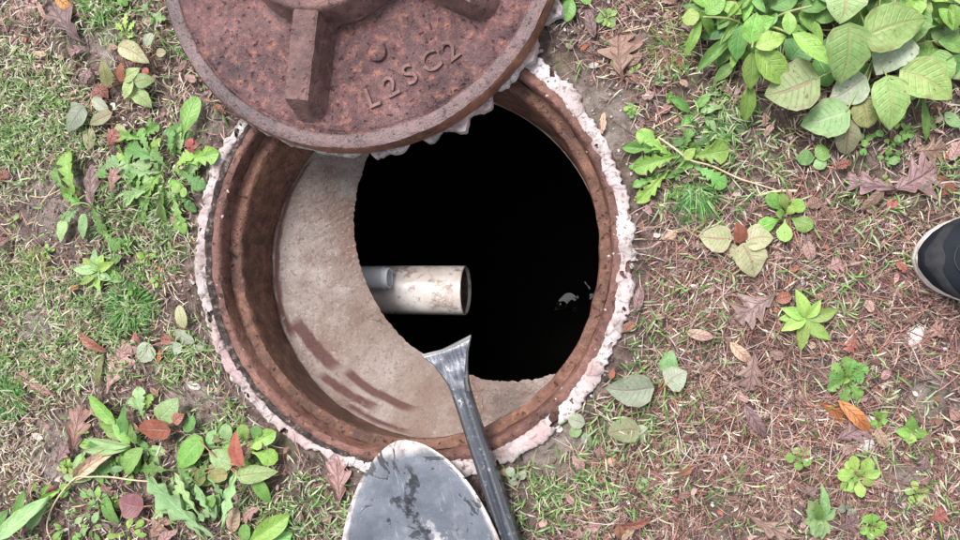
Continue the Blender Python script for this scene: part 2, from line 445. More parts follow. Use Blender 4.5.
def crust(name, mat, parent, r_in, r_out, z0, zt, n=900, a0=0, a1=2*PI, rag_in=.006, rag_out=.009, seed=0, bias=None, m=9, chips=0):
    """ragged ring of old mortar"""
    V, F = [], []
    rin0 = r_in
    full = abs(a1-a0-2*PI) < 1e-6
    for k in range(n):
        a = a0 + (a1-a0)*k/(n if full else n-1)
        q = Vector((math.cos(a), math.sin(a), seed))
        f1 = noise.noise(q*4); f2 = noise.noise(q*13+Vector((5, 0, 0))); f3 = noise.noise(q*45+Vector((0, 7, 0))); f4 = noise.noise(q*110)
        e = 1 if full else sstep(0, .05, (a-a0))*sstep(0, .05, (a1-a))
        bi = bias(a) if bias else 1.0
        r_in = rin0(a) if callable(rin0) else rin0
        ri = r_in + (noise.noise(q*7+Vector((3, 0, 0)))*.6+f2*.6+f3*.35+f4*.2)*rag_in
        ro = r_in + ((r_out(a) if callable(r_out) else r_out)-r_in)*e*bi + (noise.noise(q*6+Vector((1, 2, 0)))*.5+noise.noise(q*16)*.5+noise.noise(q*50)*.35)*rag_out*e
        ro = max(ro, ri+.001)
        for j in range(m):
            t = j/(m-1)
            r = ri+(ro-ri)*t
            dome = math.sin(PI*min(1, max(0, t)))**.22
            X_, Y_ = r*math.cos(a), r*math.sin(a)
            lay = .22*sstep(-.03, .03, noise.noise(Vector((X_*22, Y_*22, seed)))) + .18*sstep(-.015, .015, noise.noise(Vector((X_*45, Y_*45, seed+4))))
            zz = z0 + (zt-z0)*dome*(.74 + lay + .07*noise.noise(Vector((X_*120, Y_*120, seed))) + .03*noise.noise(Vector((X_*260, Y_*260, seed))))
            V.append((r*math.cos(a), r*math.sin(a), zz))
    for k in range(n if full else n-1):
        k2 = (k+1) % n
        for j in range(m-1):
            c_ = V[k*m+j]
            if full and noise.noise(Vector((c_[0]*38, c_[1]*38, 9)))+.4*noise.noise(Vector((c_[0]*110, c_[1]*110, 2))) < -.44: continue   # chipped away
            F.append((k*m+j, k*m+j+1, k2*m+j+1, k2*m+j))
    return sharp(mesh_obj(name, V, F, mat, parent), 40)

def bumpf(a, c, w_, h):
    d = math.degrees(a)
    return h*math.exp(-(((d-c+180) % 360-180)/w_)**2)
def c_in(a): return .3205 + bumpf(a, 180, 50, .0125) + bumpf(a, 235, 30, .005) + bumpf(a, 10, 30, -.007)
def c_out(a): return c_in(a) + .0200 + bumpf(a, 300, 34, .008) + bumpf(a, 0, 25, .006) + bumpf(a, 50, 20, .004)
cr = crust('mortar_collar', M_MORTAR, mh, c_in, c_out, -.005, .0042, 1800, rag_in=.007, rag_out=.011, m=19)
jt = crust('joint_gap', M_GAP, cr, lambda a: .3195+bumpf(a, 180, 60, .001), lambda a: c_in(a)+.004, -.004, .0032, 900, math.radians(120), math.radians(262), .004, .003, 3, m=9)  # dark raised ring standing in for the black gap beside the collar
# loose mortar chips lying along the collar joined to it
bm = bmesh.new()
for i in range(130):
    a = random.uniform(0, 2*PI); rr = random.choice([random.gauss(.350, .007), random.gauss(.313, .004)])
    s = random.uniform(.0008, .0026)
    mt = Matrix.Translation((rr*math.cos(a), rr*math.sin(a), (.001 if rr < .33 else -.005)+s*.3)) @ Euler((random.uniform(-.4, .4), random.uniform(-.4, .4), random.uniform(0, 6.3))).to_matrix().to_4x4() @ Matrix.Diagonal((s*random.uniform(.8, 1.9), s, s*.6, 1))
    v = bmesh.ops.create_icosphere(bm, subdivisions=1, radius=1, matrix=mt)['verts']
    for q in v: q.co += Vector((random.uniform(-1, 1), random.uniform(-1, 1), random.uniform(-1, 1)))*s*.25
o = bm_obj('mortar_crumbs', bm, M_MORTAR, cr, False); tag(o, kind='stuff')

# ------------------------------------------------------------------ tank below: concrete cone / slab with a rough hole
tank = empty('septic_tank', (FC.x, FC.y, -1.75), 'pale stained concrete tank top with rough round opening under the frame', 'tank')
HZ = -.172
hl, hb = G(354, 235, HZ), G(505, 381, HZ)
HR = hb.x-hl.x
HCx, HCy = hb.x, hb.y+HR
N = 720
rings = []
def hole(a, k=0.0, z=HZ, jag=1.0):
    q = Vector((math.cos(a), math.sin(a), 2.2))
    rr = HR + k + jag*(noise.noise(q*2)*.004 + noise.noise(q*9)*.0016 + noise.noise(q*30)*.0022+ noise.noise(q*75)*.0020)
    return Vector((HCx+rr*math.cos(a)-FC.x, HCy+rr*math.sin(a)-FC.y, z+jag*noise.noise(q*20)*.002))
V, F, ST = [], [], []
def ring(fn):
    rings.append(len(V)//1)
    for k in range(N): V.append(fn(2*PI*k/N))
ring(lambda a: Vector((.40*math.cos(a), .40*math.sin(a), -.114)))
ring(lambda a: Vector((.008+.291*math.cos(a), -.022+.291*math.sin(a), -.1165)))
A0 = lambda a: Vector((.008+.285*math.cos(a), -.022+.285*math.sin(a), -.119))
STEPS = 44
for s_ in range(STEPS+1):
    t = s_/STEPS
    def fn(a, t=t):
        p = A0(a).lerp(hole(a), t)
        drop = HZ+.119
        p.z = -.119 + drop*(t**1.25) + (noise.noise(Vector((p.x*14, p.y*14, 3)))*.0025+noise.noise(Vector((p.x*60, p.y*60, 5)))*.0008)*math.sin(PI*min(1, t*.93+.07))
        return p
    ring(fn)
ring(lambda a: hole(a, .010, HZ-.010)); ring(lambda a: hole(a, .05, HZ-.05)); ring(lambda a: hole(a, .12, HZ-.13))
BX0, BX1, BY0, BY1 = -1.0, 1.0, -.75, .75
def boxp(a, z):
    c, s_ = math.cos(a), math.sin(a); k = min((BX1 if c > 0 else -BX0)/max(abs(c), 1e-6), (BY1)/max(abs(s_), 1e-6))
    return Vector((c*k, s_*k, z))
ring(lambda a: boxp(a, HZ-.17))
nr = len(V)//N
for i in range(nr-1):
    for k in range(N):
        k2 = (k+1) % N
        F.append((i*N+k, i*N+k2, (i+1)*N+k2, (i+1)*N+k))
off = Vector((0, 0, 1.75))
slab = sharp(mesh_obj('slab', [v+off for v in V], F, M_CONC, tank), 38)
for vi, v in enumerate(V):
    a = (vi % N)*360/N; t = (vi//N-2)/STEPS
    s_ = 0
    if -.01 <= t <= 1:
        # rust left on the concrete where the old casting sat: thin curved strips
        for (ta, tb, aa, ab, dr) in ((.00, .07, 140, 208, 0), (.06, .20, 201, 226, .14), (.05, .15, 222, 246, .10), (.26, .36, 226, 256, .05), (.02, .08, 236, 262, 0)):
            wob = .02*noise.noise(Vector((a*.12, ta*90, 0))) + dr*(a-aa)/(ab-aa)
            e = min(sstep(ta+wob-.01, ta+wob+.01, t), 1-sstep(tb+wob-.01, tb+wob+.01, t), sstep(aa-1, aa+3, a), 1-sstep(ab-5, ab+1, a))
            s_ = max(s_, e)
    ST.append(s_)
at = slab.data.attributes.new('stain', 'FLOAT', 'POINT'); at.data.foreach_set('value', ST)
V, F = [], []
for z in (HZ-.172, -1.75):
    for (x, y) in ((BX0, BY0), (BX1, BY0), (BX1, BY1), (BX0, BY1)): V.append((x, y, z+1.75))
F = [(0, 1, 5, 4), (1, 2, 6, 5), (2, 3, 7, 6), (3, 0, 4, 7), (4, 5, 6, 7)]
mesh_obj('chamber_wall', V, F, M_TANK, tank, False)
WZ = -1.28
V, F = [], []
nx = 30
for j in range(nx+1):
    for i in range(nx+1):
        x, y = FC.x+BX0+(BX1-BX0)*i/nx, FC.y+BY0+(BY1-BY0)*j/nx
        V.append((x, y, WZ+noise.noise(Vector((x*7, y*7, 0)))*.002))
for j in range(nx):
    for i in range(nx): F.append((j*(nx+1)+i, j*(nx+1)+i+1, (j+1)*(nx+1)+i+1, (j+1)*(nx+1)+i))
wo = mesh_obj('water', V, F, M_WATER); tag(wo, kind='structure')

# ------------------------------------------------------------------ pipes in the tank
b = MB('dirty_white_plastic')
n1 = b.noise(10, 6, .6); n2 = b.noise(75, 5, .6, off=4)
c = b.ramp(n1, [(.36, (.52, .46, .41)), (.5, (.72, .68, .64)), (.65, (.82, .79, .76))])
spm = b.ramp(b.noise(26, 6, .7, off=12), [(.53, 0), (.60, 1)])
c = b.mix(b.math('MULTIPLY', spm, .8), c, b.ramp(n2, [(.4, (.17, .11, .09)), (.6, (.42, .33, .29))]))
M_PVC = b.bsdf(c, b.math('MULTIPLY_ADD', spm, .45, .28), 0, .5, b.bump(spm, .4, .001))
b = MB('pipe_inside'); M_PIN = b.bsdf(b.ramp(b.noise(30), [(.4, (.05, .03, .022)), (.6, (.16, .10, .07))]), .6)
b = MB('grey_plastic'); M_GPVC = b.bsdf(b.ramp(b.noise(30), [(.3, (.66, .69, .73)), (.7, (.80, .83, .86))]), .4, 0, .5)
PZ = -.37
tip = G(466, 290.5, PZ); pr = .5*abs(G(440, 265, PZ+.05).y - G(440, 316, PZ+.05).y)*1.0
pipe = empty('drain_pipe', (tip.x-.7, tip.y, PZ), 'dirty white plastic drain pipe with open end inside the dark tank', 'pipe')
def xtube(x0, x1, prof, n=48):
    V, F = lathe(prof, n)
    return V, F
def xpipe(name, x0, x1, ro, ri, mat, y=0, z=0, parent=pipe, bevel=.0012):
    prof = [(ro, x0), (ro, x1-bevel), (ro-bevel, x1), (ri+bevel, x1), (ri, x1-bevel), (ri, x0)]
    V, F = lathe(prof, 48)
    V = [(v[2], v[0]+y, v[1]+z) for v in V]
    return sharp(mesh_obj(name, V, F, mat, parent), 40)
pw = xpipe('pipe_wall', 0, .70, pr, pr-.0045, M_PVC)
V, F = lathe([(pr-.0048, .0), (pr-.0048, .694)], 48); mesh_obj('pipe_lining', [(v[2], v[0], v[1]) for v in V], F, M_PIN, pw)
cx_ = G(393, 278, PZ+pr); cp = empty('conduit', (cx_.x-.5, G(384, 278, PZ+pr+.02).y, PZ+pr), 'short grey plastic pipe end resting on the white drain pipe', 'pipe')
xpipe('conduit_wall', 0, .5, .0205, .0165, M_GPVC, 0, .0195, cp)
xpipe('coupling', .40, .492, .0225, .0207, M_GPVC, 0, .0195, cp)
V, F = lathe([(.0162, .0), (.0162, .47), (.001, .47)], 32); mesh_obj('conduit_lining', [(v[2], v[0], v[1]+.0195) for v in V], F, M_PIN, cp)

# ------------------------------------------------------------------ lid, lying upside down
LZ = .012
lid = empty('manhole_cover', (LC.x, LC.y, LZ), 'upside down rusty cast iron manhole cover with ribs and raised lettering', 'manhole cover')
def lj(a, i, r, z):
    q = Vector((math.cos(a), math.sin(a), i*.3))
    return r + noise.noise(q*7)*.0012+noise.noise(q*25)*.0008, z + noise.noise(q*5)*.001
RT = .038
Vv, Ff = lathe([(.02, .0), (LID_R-.006, .0), (LID_R-.001, .004), (LID_R, .010), (LID_R-.001, RT-.006), (LID_R-.004, RT-.0015)], 256, lj)
edge = mesh_obj('edge', Vv, Ff, M_EDGE, lid)
Vv, Ff = lathe([(LID_R-.004, RT-.0015), (LID_R-.009, RT), (.297, RT-.0005), (.2935, RT-.001), (.292, RT-.003)], 256, lj)
mesh_obj('rim', Vv, Ff, M_RIM, lid)
def pj(a, i, r, z):
    q = Vector((r*math.cos(a)*40, r*math.sin(a)*40, 1)); return r, z+(noise.noise(q*.4)*.0014+noise.noise(q)*.0012+noise.noise(q*2.7)*.0012 if i > 1 else 0)
Vv, Ff = lathe([(.292, RT-.003), (.290, RT-.0065), (.288, RT-.0045), (.280, RT-.003)]+[(.27-.27*k/60+.0005, RT-.0035-.002*math.sin(k/60*PI)) for k in range(61)], 256, pj)
plate = mesh_obj('plate', Vv, Ff, M_LID, lid)
HUB = Vector((-.034, .012, RT-.004))      # hub, from the lid's centre
HB = .052
Vv, Ff = lathe([(.145, 0), (.136, HB-.006), (.133, HB-.001), (.129, HB), (.07, HB), (.065, HB-.004), (.05, HB-.02), (.001, HB-.02)], 96)
mesh_obj('hub', [Vector(v)+HUB for v in Vv], Ff, M_RIB, lid)
def rib(ang):
    bm = bmesh.new()
    L0, L1 = .128, .284
    h0, h1 = HB-.004, .046
    sec = [(L0, h0, .0175, .031), (.19, (h0+h1)/2, .0172, .0305), (L1-.022, h1, .0168, .030), (L1-.002, .010, .010, .020), (L1+.004, -.002, .006, .016)]
    rows = []
    for (x, hh, wt, wb) in sec:
        row = [bm.verts.new((x, -wb, -.002)), bm.verts.new((x, -wt-.0015, hh-.002)), bm.verts.new((x, -wt+.002, hh)), bm.verts.new((x, wt-.002, hh)), bm.verts.new((x, wt+.0015, hh-.002)), bm.verts.new((x, wb, -.002))]
        rows.append(row)
    for i in range(len(rows)-1):
        for j in range(5): bm.faces.new((rows[i][j], rows[i+1][j], rows[i+1][j+1], rows[i][j+1]))
    bm.faces.new(rows[-1]); bm.normal_update(); bmesh.ops.recalc_face_normals(bm, faces=bm.faces)
    bmesh.ops.subdivide_edges(bm, edges=bm.edges, cuts=3, use_grid_fill=True)
    for v in bm.verts: v.co += Vector((0, noise.noise(v.co*60)*.0012, noise.noise(v.co*60+Vector((4, 4, 4)))*.0012))
    bmesh.ops.rotate(bm, verts=bm.verts, matrix=Matrix.Rotation(math.radians(ang), 3, 'Z'))
    bmesh.ops.translate(bm, verts=bm.verts, vec=HUB)
    sharp(bm_obj('rib', bm, M_RIB, lid), 30)
for k in (-97, -28, 44, 116, 188): rib(k)
# small boss and cast lettering
bp = G(377, 52, LZ+RT) - Vector((LC.x, LC.y, LZ))
Vv, Ff = lathe([(.0145, -.006), (.0135, .004), (.0125, .0052), (.0005, .0052)], 40)
mesh_obj('boss', [Vector(v)+Vector((bp.x, bp.y, RT-.003)) for v in Vv], Ff, M_LID, plate)
LV, LF = [], []
for ch, px, py, rot in (('L', 372, 98, 20), ('2', 391, 87, 25), ('S', 409.5, 75, 30), ('C', 431, 62, 32), ('2', 451, 51, 35)):
    cu = bpy.data.curves.new('lettering', 'FONT'); cu.body = ch; cu.size = .043; cu.extrude = .0030; cu.bevel_depth = .0007; cu.offset = -.0002
    cu.align_x = 'CENTER'; cu.align_y = 'CENTER'
    to = bpy.data.objects.new('lettering_curve', cu); COL.objects.link(to)
    bpy.context.view_layer.update()
    me = bpy.data.meshes.new_from_object(to.evaluated_get(bpy.context.evaluated_depsgraph_get()))
    p = G(px, py, LZ+RT) - Vector((LC.x, LC.y, LZ)); R_ = Matrix.Rotation(math.radians(rot), 3, 'Z')
    o0 = len(LV)
    for v in me.vertices: LV.append(R_ @ v.co + Vector((p.x, p.y, RT-.0035)))
    for f in me.polygons: LF.append(tuple(o0+i for i in f.vertices))
    bpy.data.objects.remove(to); bpy.data.curves.remove(cu); bpy.data.meshes.remove(me)
mesh_obj('lettering', LV, LF, M_RIB, plate, False)
# old mortar still stuck under the lid's edge
o = crust('mortar_crust', M_MORTAR, edge, LID_R-.006, LID_R+.005, -.002, .007, 700, math.radians(-88), math.radians(8), .003, .008, 5, lambda a: max(.1, 1+2.2*noise.noise(Vector((a*9, 3, 0)))))
o = crust('mortar_crust', M_MORTAR, edge, LID_R-.006, LID_R+.003, -.002, .006, 400, math.radians(185), math.radians(272), .002, .006, 8)

#SECTION_TOOLS
# ------------------------------------------------------------------ shovel
b = MB('worn_painted_steel')
n1 = b.noise(9, 7, .65, dist=.8); n2 = b.noise(48, 7, .7, off=3)
c = b.ramp(n1, [(.28, (.05, .056, .070)), (.42, (.105, .118, .142)), (.60, (.145, .16, .188)), (.74, (.24, .25, .265))])
mp = b.n('ShaderNodeMapping'); mp.inputs['Scale'].default_value = (9, 60, 9); mp.inputs['Rotation'].default_value = (0, 0, math.radians(-22)); b.set(mp.inputs[0], b.tc())
scr = b.ramp(b.noise(3, 6, .7, vec=mp.outputs[0]), [(.60, 0), (.66, .35)])
c = b.mix(scr, c, (.40, .40, .41))
c = b.mix(b.math('MULTIPLY', b.ramp(n2, [(.52, 0), (.60, .8)]), b.ramp(b.noise(5, 4, .6, off=51), [(.46, .08), (.56, 1)])), c, (.45, .44, .435))
wear = b.n('ShaderNodeAttribute', _attribute_name='wear').outputs['Fac']
c = b.mix(b.math('MULTIPLY', wear, b.ramp(n2, [(.3, .2), (.5, 1)])), c, b.ramp(n2, [(.35, (.33, .25, .21)), (.6, (.62, .58, .56))]))
mudm = b.ramp(b.noise(14, 6, .7, off=21, dist=1.5), [(.585, 0), (.605, 1)])
c = b.mix(b.math('MULTIPLY', mudm, .92), c, (.035, .037, .042))
sx = b.n('ShaderNodeSeparateXYZ'); b.set(sx.inputs[0], b.tc())
wob = b.math('MULTIPLY', b.math('SUBTRACT', b.noise(16, 5, .65, off=61), .5), .16)
s1 = b.math('ABSOLUTE', b.math('ADD', b.math('SUBTRACT', sx.outputs[1], .004), wob))
smear = b.ramp(b.math('ADD', s1, b.math('MULTIPLY', b.noise(45, 5, .7, off=66), .03)), [(.018, 1), (.024, 0)])
smear = b.math('MULTIPLY', smear, b.ramp(sx.outputs[0], [(.03, 0), (.05, 1)]))
c = b.mix(b.math('MULTIPLY', smear, .93), c, (.016, .018, .022))
M_BLADE = b.bsdf(c, b.ramp(n2, [(.3, .18), (.7, .5)]), .2, .5, b.bump(b.math('SUBTRACT', b.math('ADD', n1, n2), mudm), .35, .003))
b = MB('ash_wood'); mp = b.n('ShaderNodeMapping'); mp.inputs['Scale'].default_value = (30, 30, 2); b.set(mp.inputs[0], b.tc())
M_WOOD = b.bsdf(b.ramp(b.noise(4, 6, .6, vec=mp.outputs[0]), [(.3, (.3, .19, .1)), (.7, (.5, .36, .22))]), .6)

tipp = G(397, 442, .045)
sh = empty('shovel', (tipp.x, tipp.y, .018), 'rounded scratched steel shovel blade leaning on the manhole rim', 'shovel', rz=math.radians(-90+13))
# local: +X from the tip towards the handle, z up
BL, BW = .30, .124
NX, NY = 40, 25
V, F, WR = [], [], []
def halfw(t):
    return BW*(1-(1-min(1, t/.70))**2.0)**.60 if t < .70 else BW*(1-.06*sstep(.75, 1, t))
for j in range(NX+1):
    t = (j/NX)**1.6
    for i in range(NY):
        u = -1+2*i/(NY-1)
        hw = max(halfw(t), .0005)
        x = t*BL
        y = u*hw
        z = .030*(u*u)*sstep(0, .5, t) - .004*sstep(0, .6, t) + .018*(1-t)*(1-t) + .012*t
        z += .010*math.exp(-(u/.20)**2)*sstep(.42, .9, t) - .006*math.exp(-((abs(u)-.33)/.12)**2)*sstep(.40, .8, t)
        z += noise.noise(Vector((x*22, y*22, 2)))*.0022 + noise.noise(Vector((x*7, y*7, 6)))*.004
        V.append((x, y, z))
        ed = min((1-abs(u))*hw, max(0, x if abs(u) < .99 else 0)+.0)
        WR.append(max(1-sstep(.001, .009, (1-abs(u))*hw), (1-sstep(.008, .03, x))))
for j in range(NX):
    for i in range(NY-1):
        F.append((j*NY+i, (j+1)*NY+i, (j+1)*NY+i+1, j*NY+i+1))
bl = mesh_obj('blade', V, F, M_BLADE, sh)
at = bl.data.attributes.new('wear', 'FLOAT', 'POINT'); at.data.foreach_set('value', WR)
md = bl.modifiers.new('thickness', 'SOLIDIFY'); md.thickness = .0022; md.offset = -1
V, F = tube(smooth_path([(.22, 0, .018), (.28, 0, .024), (.34, 0, .038), (.42, 0, .058), (.50, 0, .075)]), .0195, 16); mesh_obj('socket', V, F, M_BLADE, sh)
V, F = tube(smooth_path([(.40, 0, .054), (.6, 0, .097), (1.1, 0, .17), (1.45, 0, .20)]), .017, 16); mesh_obj('handle', V, F, M_WOOD, sh)

# ------------------------------------------------------------------ digging bar
b = MB('black_worn_steel')
n1 = b.noise(16, 7, .65); n2 = b.noise(90, 6, .7, off=3)
mp = b.n('ShaderNodeMapping'); mp.inputs['Scale'].default_value = (4, 90, 90); b.set(mp.inputs[0], b.tc())
ns = b.noise(2.2, 6, .65, vec=mp.outputs[0])
c = b.ramp(ns, [(.34, (.026, .030, .040)), (.5, (.050, .057, .072)), (.66, (.095, .105, .125))])
c = b.mix(b.ramp(n2, [(.60, 0), (.68, .7)]), c, (.5, .49, .48))
wear = b.n('ShaderNodeAttribute', _attribute_name='wear').outputs['Fac']
c = b.mix(b.math('MULTIPLY', wear, b.ramp(n1, [(.3, .4), (.5, 1)])), c, (.27, .26, .25))
M_BAR = b.bsdf(c, b.ramp(n2, [(.3, .16), (.7, .36)]), .45, .5, b.bump(b.math('ADD', n2, ns), .2, .0015))
p0, p1 = G(445, 345, .035), G(509, 540, .035)
dv_ = p1-p0; rz = math.atan2(dv_.y, dv_.x)
bar = empty('digging_bar', (p0.x, p0.y, .0135), 'dark steel digging bar with flared chisel end jutting over the opening', 'pry bar', rz=rz)
secs = [(.0, .0400, .0008), (.004, .0388, .003), (.02, .0285, .005), (.04, .0205, .0075), (.058, .0155, .0105), (.075, .0135, .0125), (.10, .0132, .0132), (.2, .0138, .0138), (.4, .0148, .0148), (.8, .0155, .0155), (1.3, .0155, .0155)]
V, F, WR = [], [], []
fine = []
for i in range(len(secs)-1):
    for k in range(5):
        t = k/5; fine.append(tuple(a+(b_-a)*t for a, b_ in zip(secs[i], secs[i+1])))
fine.append(secs[-1])
NS = 12
for (x, hw, hh) in fine:
    ch = min(hw, hh)*.42
    pr_ = [(-hw, -hh+ch), (-hw, hh-ch), (-hw+ch, hh), (-hw*.3, hh), (0, hh), (hw*.3, hh), (hw-ch, hh), (hw, hh-ch), (hw, -hh+ch), (hw-ch, -hh), (0, -hh), (-hw+ch, -hh)]
    for q, (y, z) in enumerate(pr_):
        jig = .0011*noise.noise(Vector((x*50, y*60, z*60)))
        skew = .002*(-y/.0345)*(1-sstep(0, .03, x))
        V.append((x+skew+.005*max(0, 1-(y/max(hw, .001))**2)*(1-sstep(0, .012, x)), y+jig, z+.0155+jig))
        ew = .8*(1-sstep(.001, .008, x))
        if x < .075: ew = max(ew, (1 if q in (0, 1, 7, 8) else 0)*.9)
        else: ew = max(ew, .35 if q in (2, 6) else 0)
        WR.append(ew)
for i in range(len(fine)-1):
    for k in range(NS):
        k2 = (k+1) % NS
        F.append((i*NS+k, (i+1)*NS+k, (i+1)*NS+k2, i*NS+k2))
F.append(tuple(range(NS))); F.append(tuple(range(len(V)-1, len(V)-NS-1, -1)))
bo = mesh_obj('shaft', V, F, M_BAR, bar); bm = bmesh.new(); bm.from_mesh(bo.data); bmesh.ops.recalc_face_normals(bm, faces=bm.faces); bm.to_mesh(bo.data); bm.free()
at = bo.data.attributes.get('wear') or bo.data.attributes.new('wear', 'FLOAT', 'POINT'); at.data.foreach_set('value', WR)
sharp(bo, 28)

# ------------------------------------------------------------------ shoe
b = MB('black_canvas'); n1 = b.noise(14, 6, .6); n2 = b.noise(500, 2, .5, off=2)
c = b.ramp(n1, [(.3, (.004, .006, .010)), (.6, (.009, .012, .018)), (.8, (.025, .027, .032))])
c = b.mix(b.ramp(b.noise(60, 5, .7, off=6), [(.66, 0), (.74, .35)]), c, (.25, .24, .23))
M_CANVAS = b.bsdf(c, .8, 0, .2, b.bump(b.math('ADD', n2, n1), .25, .0012))
b = MB('black_suede'); c = b.ramp(b.noise(20, 6, .65), [(.35, (.010, .011, .014)), (.65, (.04, .04, .043))])
M_SUEDE = b.bsdf(c, .85, 0, .2, b.bump(b.noise(350), .3, .001))
b = MB('dirty_white_rubber'); n1 = b.noise(22, 6, .65); n2 = b.noise(120, 5, .7, off=2)
c = b.ramp(n1, [(.32, (.36, .31, .275)), (.5, (.58, .545, .51)), (.7, (.70, .675, .65))]); c = b.mix(b.ramp(n2, [(.34, .6), (.44, 0)]), c, (.16, .12, .1))
M_RUBBER = b.bsdf(c, .6, 0, .4, b.bump(n2, .3, .001))
tp = G(906.5, 259, .0)
shoe = empty('shoe', (tp.x, tp.y, H(tp.x+.08, tp.y)+.004), 'black canvas sneaker with dirty white rubber sole, toe on the litter', 'shoe')
SL = .300
def sw(x):   # half-width of the sole against the distance from the toe
    P = [(0, 0), (.003, .013), (.008, .0215), (.018, .033), (.032, .0425), (.055, .051), (.085, .0565), (.11, .058), (.15, .053), (.19, .046), (.23, .043), (.265, .041), (.285, .034), (.296, .02), (SL, 0)]
    for (a, c_), (b_, d) in zip(P, P[1:]):
        if x <= b_: return c_+(d-c_)*(x-a)/(b_-a)
    return 0
xs = [SL*.5*(1-math.cos(PI*k/44)) for k in range(45)]
outline = [(x, sw(x)) for x in xs] + [(x, -sw(x)) for x in xs[-2:0:-1]]
def off_out(k):   # outline shrunk by k
    cx0 = SL*.42
    out = []
    for i, (x, y) in enumerate(outline):
        a, c_ = outline[i-1], outline[(i+1) % len(outline)]
        nx_, ny_ = (c_[1]-a[1]), -(c_[0]-a[0]); l = math.hypot(nx_, ny_) or 1
        out.append((x+nx_/l*k, y+ny_/l*k))
    return out
def toe_spring(x): return .010*(1-sstep(0, .07, x))
n = len(outline)
V, F = [], []
layers = [(.006, .0), (.003, .003), (.002, .012), (.0022, .0165), (.0028, .018), (.0018, .0195), (.002, .027), (.0035, .029), (.010, .0285)]
for (k, z) in layers:
    for (x, y) in off_out(k): V.append((x, y, z+toe_spring(x)))
for i in range(len(layers)-1):
    for k in range(n):
        k2 = (k+1) % n; F.append((i*n+k, i*n+k2, (i+1)*n+k2, (i+1)*n+k))
F.append(tuple(range(n-1, -1, -1)))
shoe.scale = (1.12, 1.12, 1.12)
def fixn(o):
    bm = bmesh.new(); bm.from_mesh(o.data); bmesh.ops.recalc_face_normals(bm, faces=bm.faces); bm.to_mesh(o.data); bm.free(); return o
sharp(fixn(mesh_obj('sole', V, F, M_RUBBER, shoe)), 50)
def up_h(x):   # ridge height
    P = [(0, .030), (.004, .044), (.018, .056), (.04, .064), (.07, .072), (.11, .084), (.15, .098), (.17, .104)]
    for (a, c_), (b_, d) in zip(P, P[1:]):
        if x <= b_: return c_+(d-c_)*sstep(0, 1, (x-a)/(b_-a))*.4+(d-c_)*.6*(x-a)/(b_-a)
    return .104
V, F = [], []
NU = 25
ux = [x for x in [.0022+.17*(k/34)**1.5 for k in range(35)]]
for x in ux:
    hw = max(sw(x)-.0028, .004)
    for i in range(NU):
        q = PI*i/(NU-1)
        cy, sz = math.cos(q), math.sin(q)
        y = hw*(abs(cy)**.75)*(1 if cy > 0 else -1); z = .029+toe_spring(x)+(up_h(x)-.029)*(sz**.85)
        z += noise.noise(Vector((x*45, y*45, 1)))*.0016
        V.append((x, y, z))
for j in range(len(ux)-1):
    for i in range(NU-1): F.append((j*NU+i, j*NU+i+1, (j+1)*NU+i+1, (j+1)*NU+i))
F.append(tuple(range(NU-1, -1, -1)))
upper = fixn(mesh_obj('upper', V, F, M_CANVAS, shoe))
def surf(x, q, lift):
    hw = max(sw(x)-.0028, .004); cy, sz = math.cos(q), math.sin(q)
    p = Vector((x, hw*(abs(cy)**.75)*(1 if cy > 0 else -1), .029+toe_spring(x)+(up_h(x)-.029)*(max(sz, 0)**.85)))
    cen = Vector((x+.02, 0, .02)); return p + (p-cen).normalized()*lift
# mudguard strip round the toe with its seam
V, F = [], []
NQ = 61; rows = 6
for r_ in range(rows):
    for k in range(NQ):
        s_ = -1+2*k/(NQ-1)          # around the toe
        x = .006+.118*abs(s_)**1.7
        qq = PI/2 + s_*PI/2*.999
        # strip climbs from the sole up by a few mm
        fr = r_/(rows-1)
        base_q = PI/2+(1 if s_ > 0 else -1)*PI/2*min(1, abs(s_)*1.9+.02)
        xq = .0048+.118*max(0, abs(s_)-.12)**1.4
        climb = (.30-.12*abs(s_))*fr
        q2 = base_q + (PI/2-base_q)*climb
        xx = xq + .017*fr*(1-abs(s_))**1.2
        V.append(surf(xx, q2, .0012 if 0 < r_ < rows-1 else .0002))
for r_ in range(rows-1):
    for k in range(NQ-1): F.append((r_*NQ+k, r_*NQ+k+1, (r_+1)*NQ+k+1, (r_+1)*NQ+k))
fixn(mesh_obj('toe_guard', V, F, M_SUEDE, upper))
seam = [surf(.030+.075*abs(s_)**1.6, PI/2+s_*1.22, .0006) for s_ in [-1+2*k/40 for k in range(41)]]
V, F = tube(seam, .0009, 6); mesh_obj('toe_seam', V, F, M_SUEDE, upper)
# quarter, tongue and laces further back
V, F = [], []
qx = [.168+.128*k/14 for k in range(15)]
for x in qx:
    hw = max(sw(x)-.0028, .004); top = .074+.03*sstep(.2, .16, x)+.012*sstep(.25, .3, x)
    if x > .2: top = .072+.010*sstep(.23, .295, x)
    for i in range(9):
        t = i/8
        V.append((x, hw*(1-.22*t*t)-.0, .028+(top-.028)*t))
m1 = len(V)
for x in qx:
    hw = max(sw(x)-.0028, .004)
    top = .074+.03*sstep(.2, .16, x) if x <= .2 else .072+.010*sstep(.23, .295, x)
    for i in range(9):
        t = i/8; V.append((x, -(hw*(1-.22*t*t)), .028+(top-.028)*t))
for s0 in (0, m1):
    for j in range(14):
        for i in range(8): F.append((s0+j*9+i, s0+j*9+i+1, s0+(j+1)*9+i+1, s0+(j+1)*9+i))
for i in range(8): F.append((14*9+i, 14*9+i+1, m1+14*9+i+1, m1+14*9+i))
q_ = mesh_obj('quarter', V, F, M_CANVAS, shoe); md = q_.modifiers.new('thickness', 'SOLIDIFY'); md.thickness = .004; md.offset = 0
V, F = [], []
for j in range(7):
    x = .030+.265*j/6; hw = max(sw(x)-.008, .004)
    for i in range(5): V.append((x, (-1+.5*i)*hw, .034))
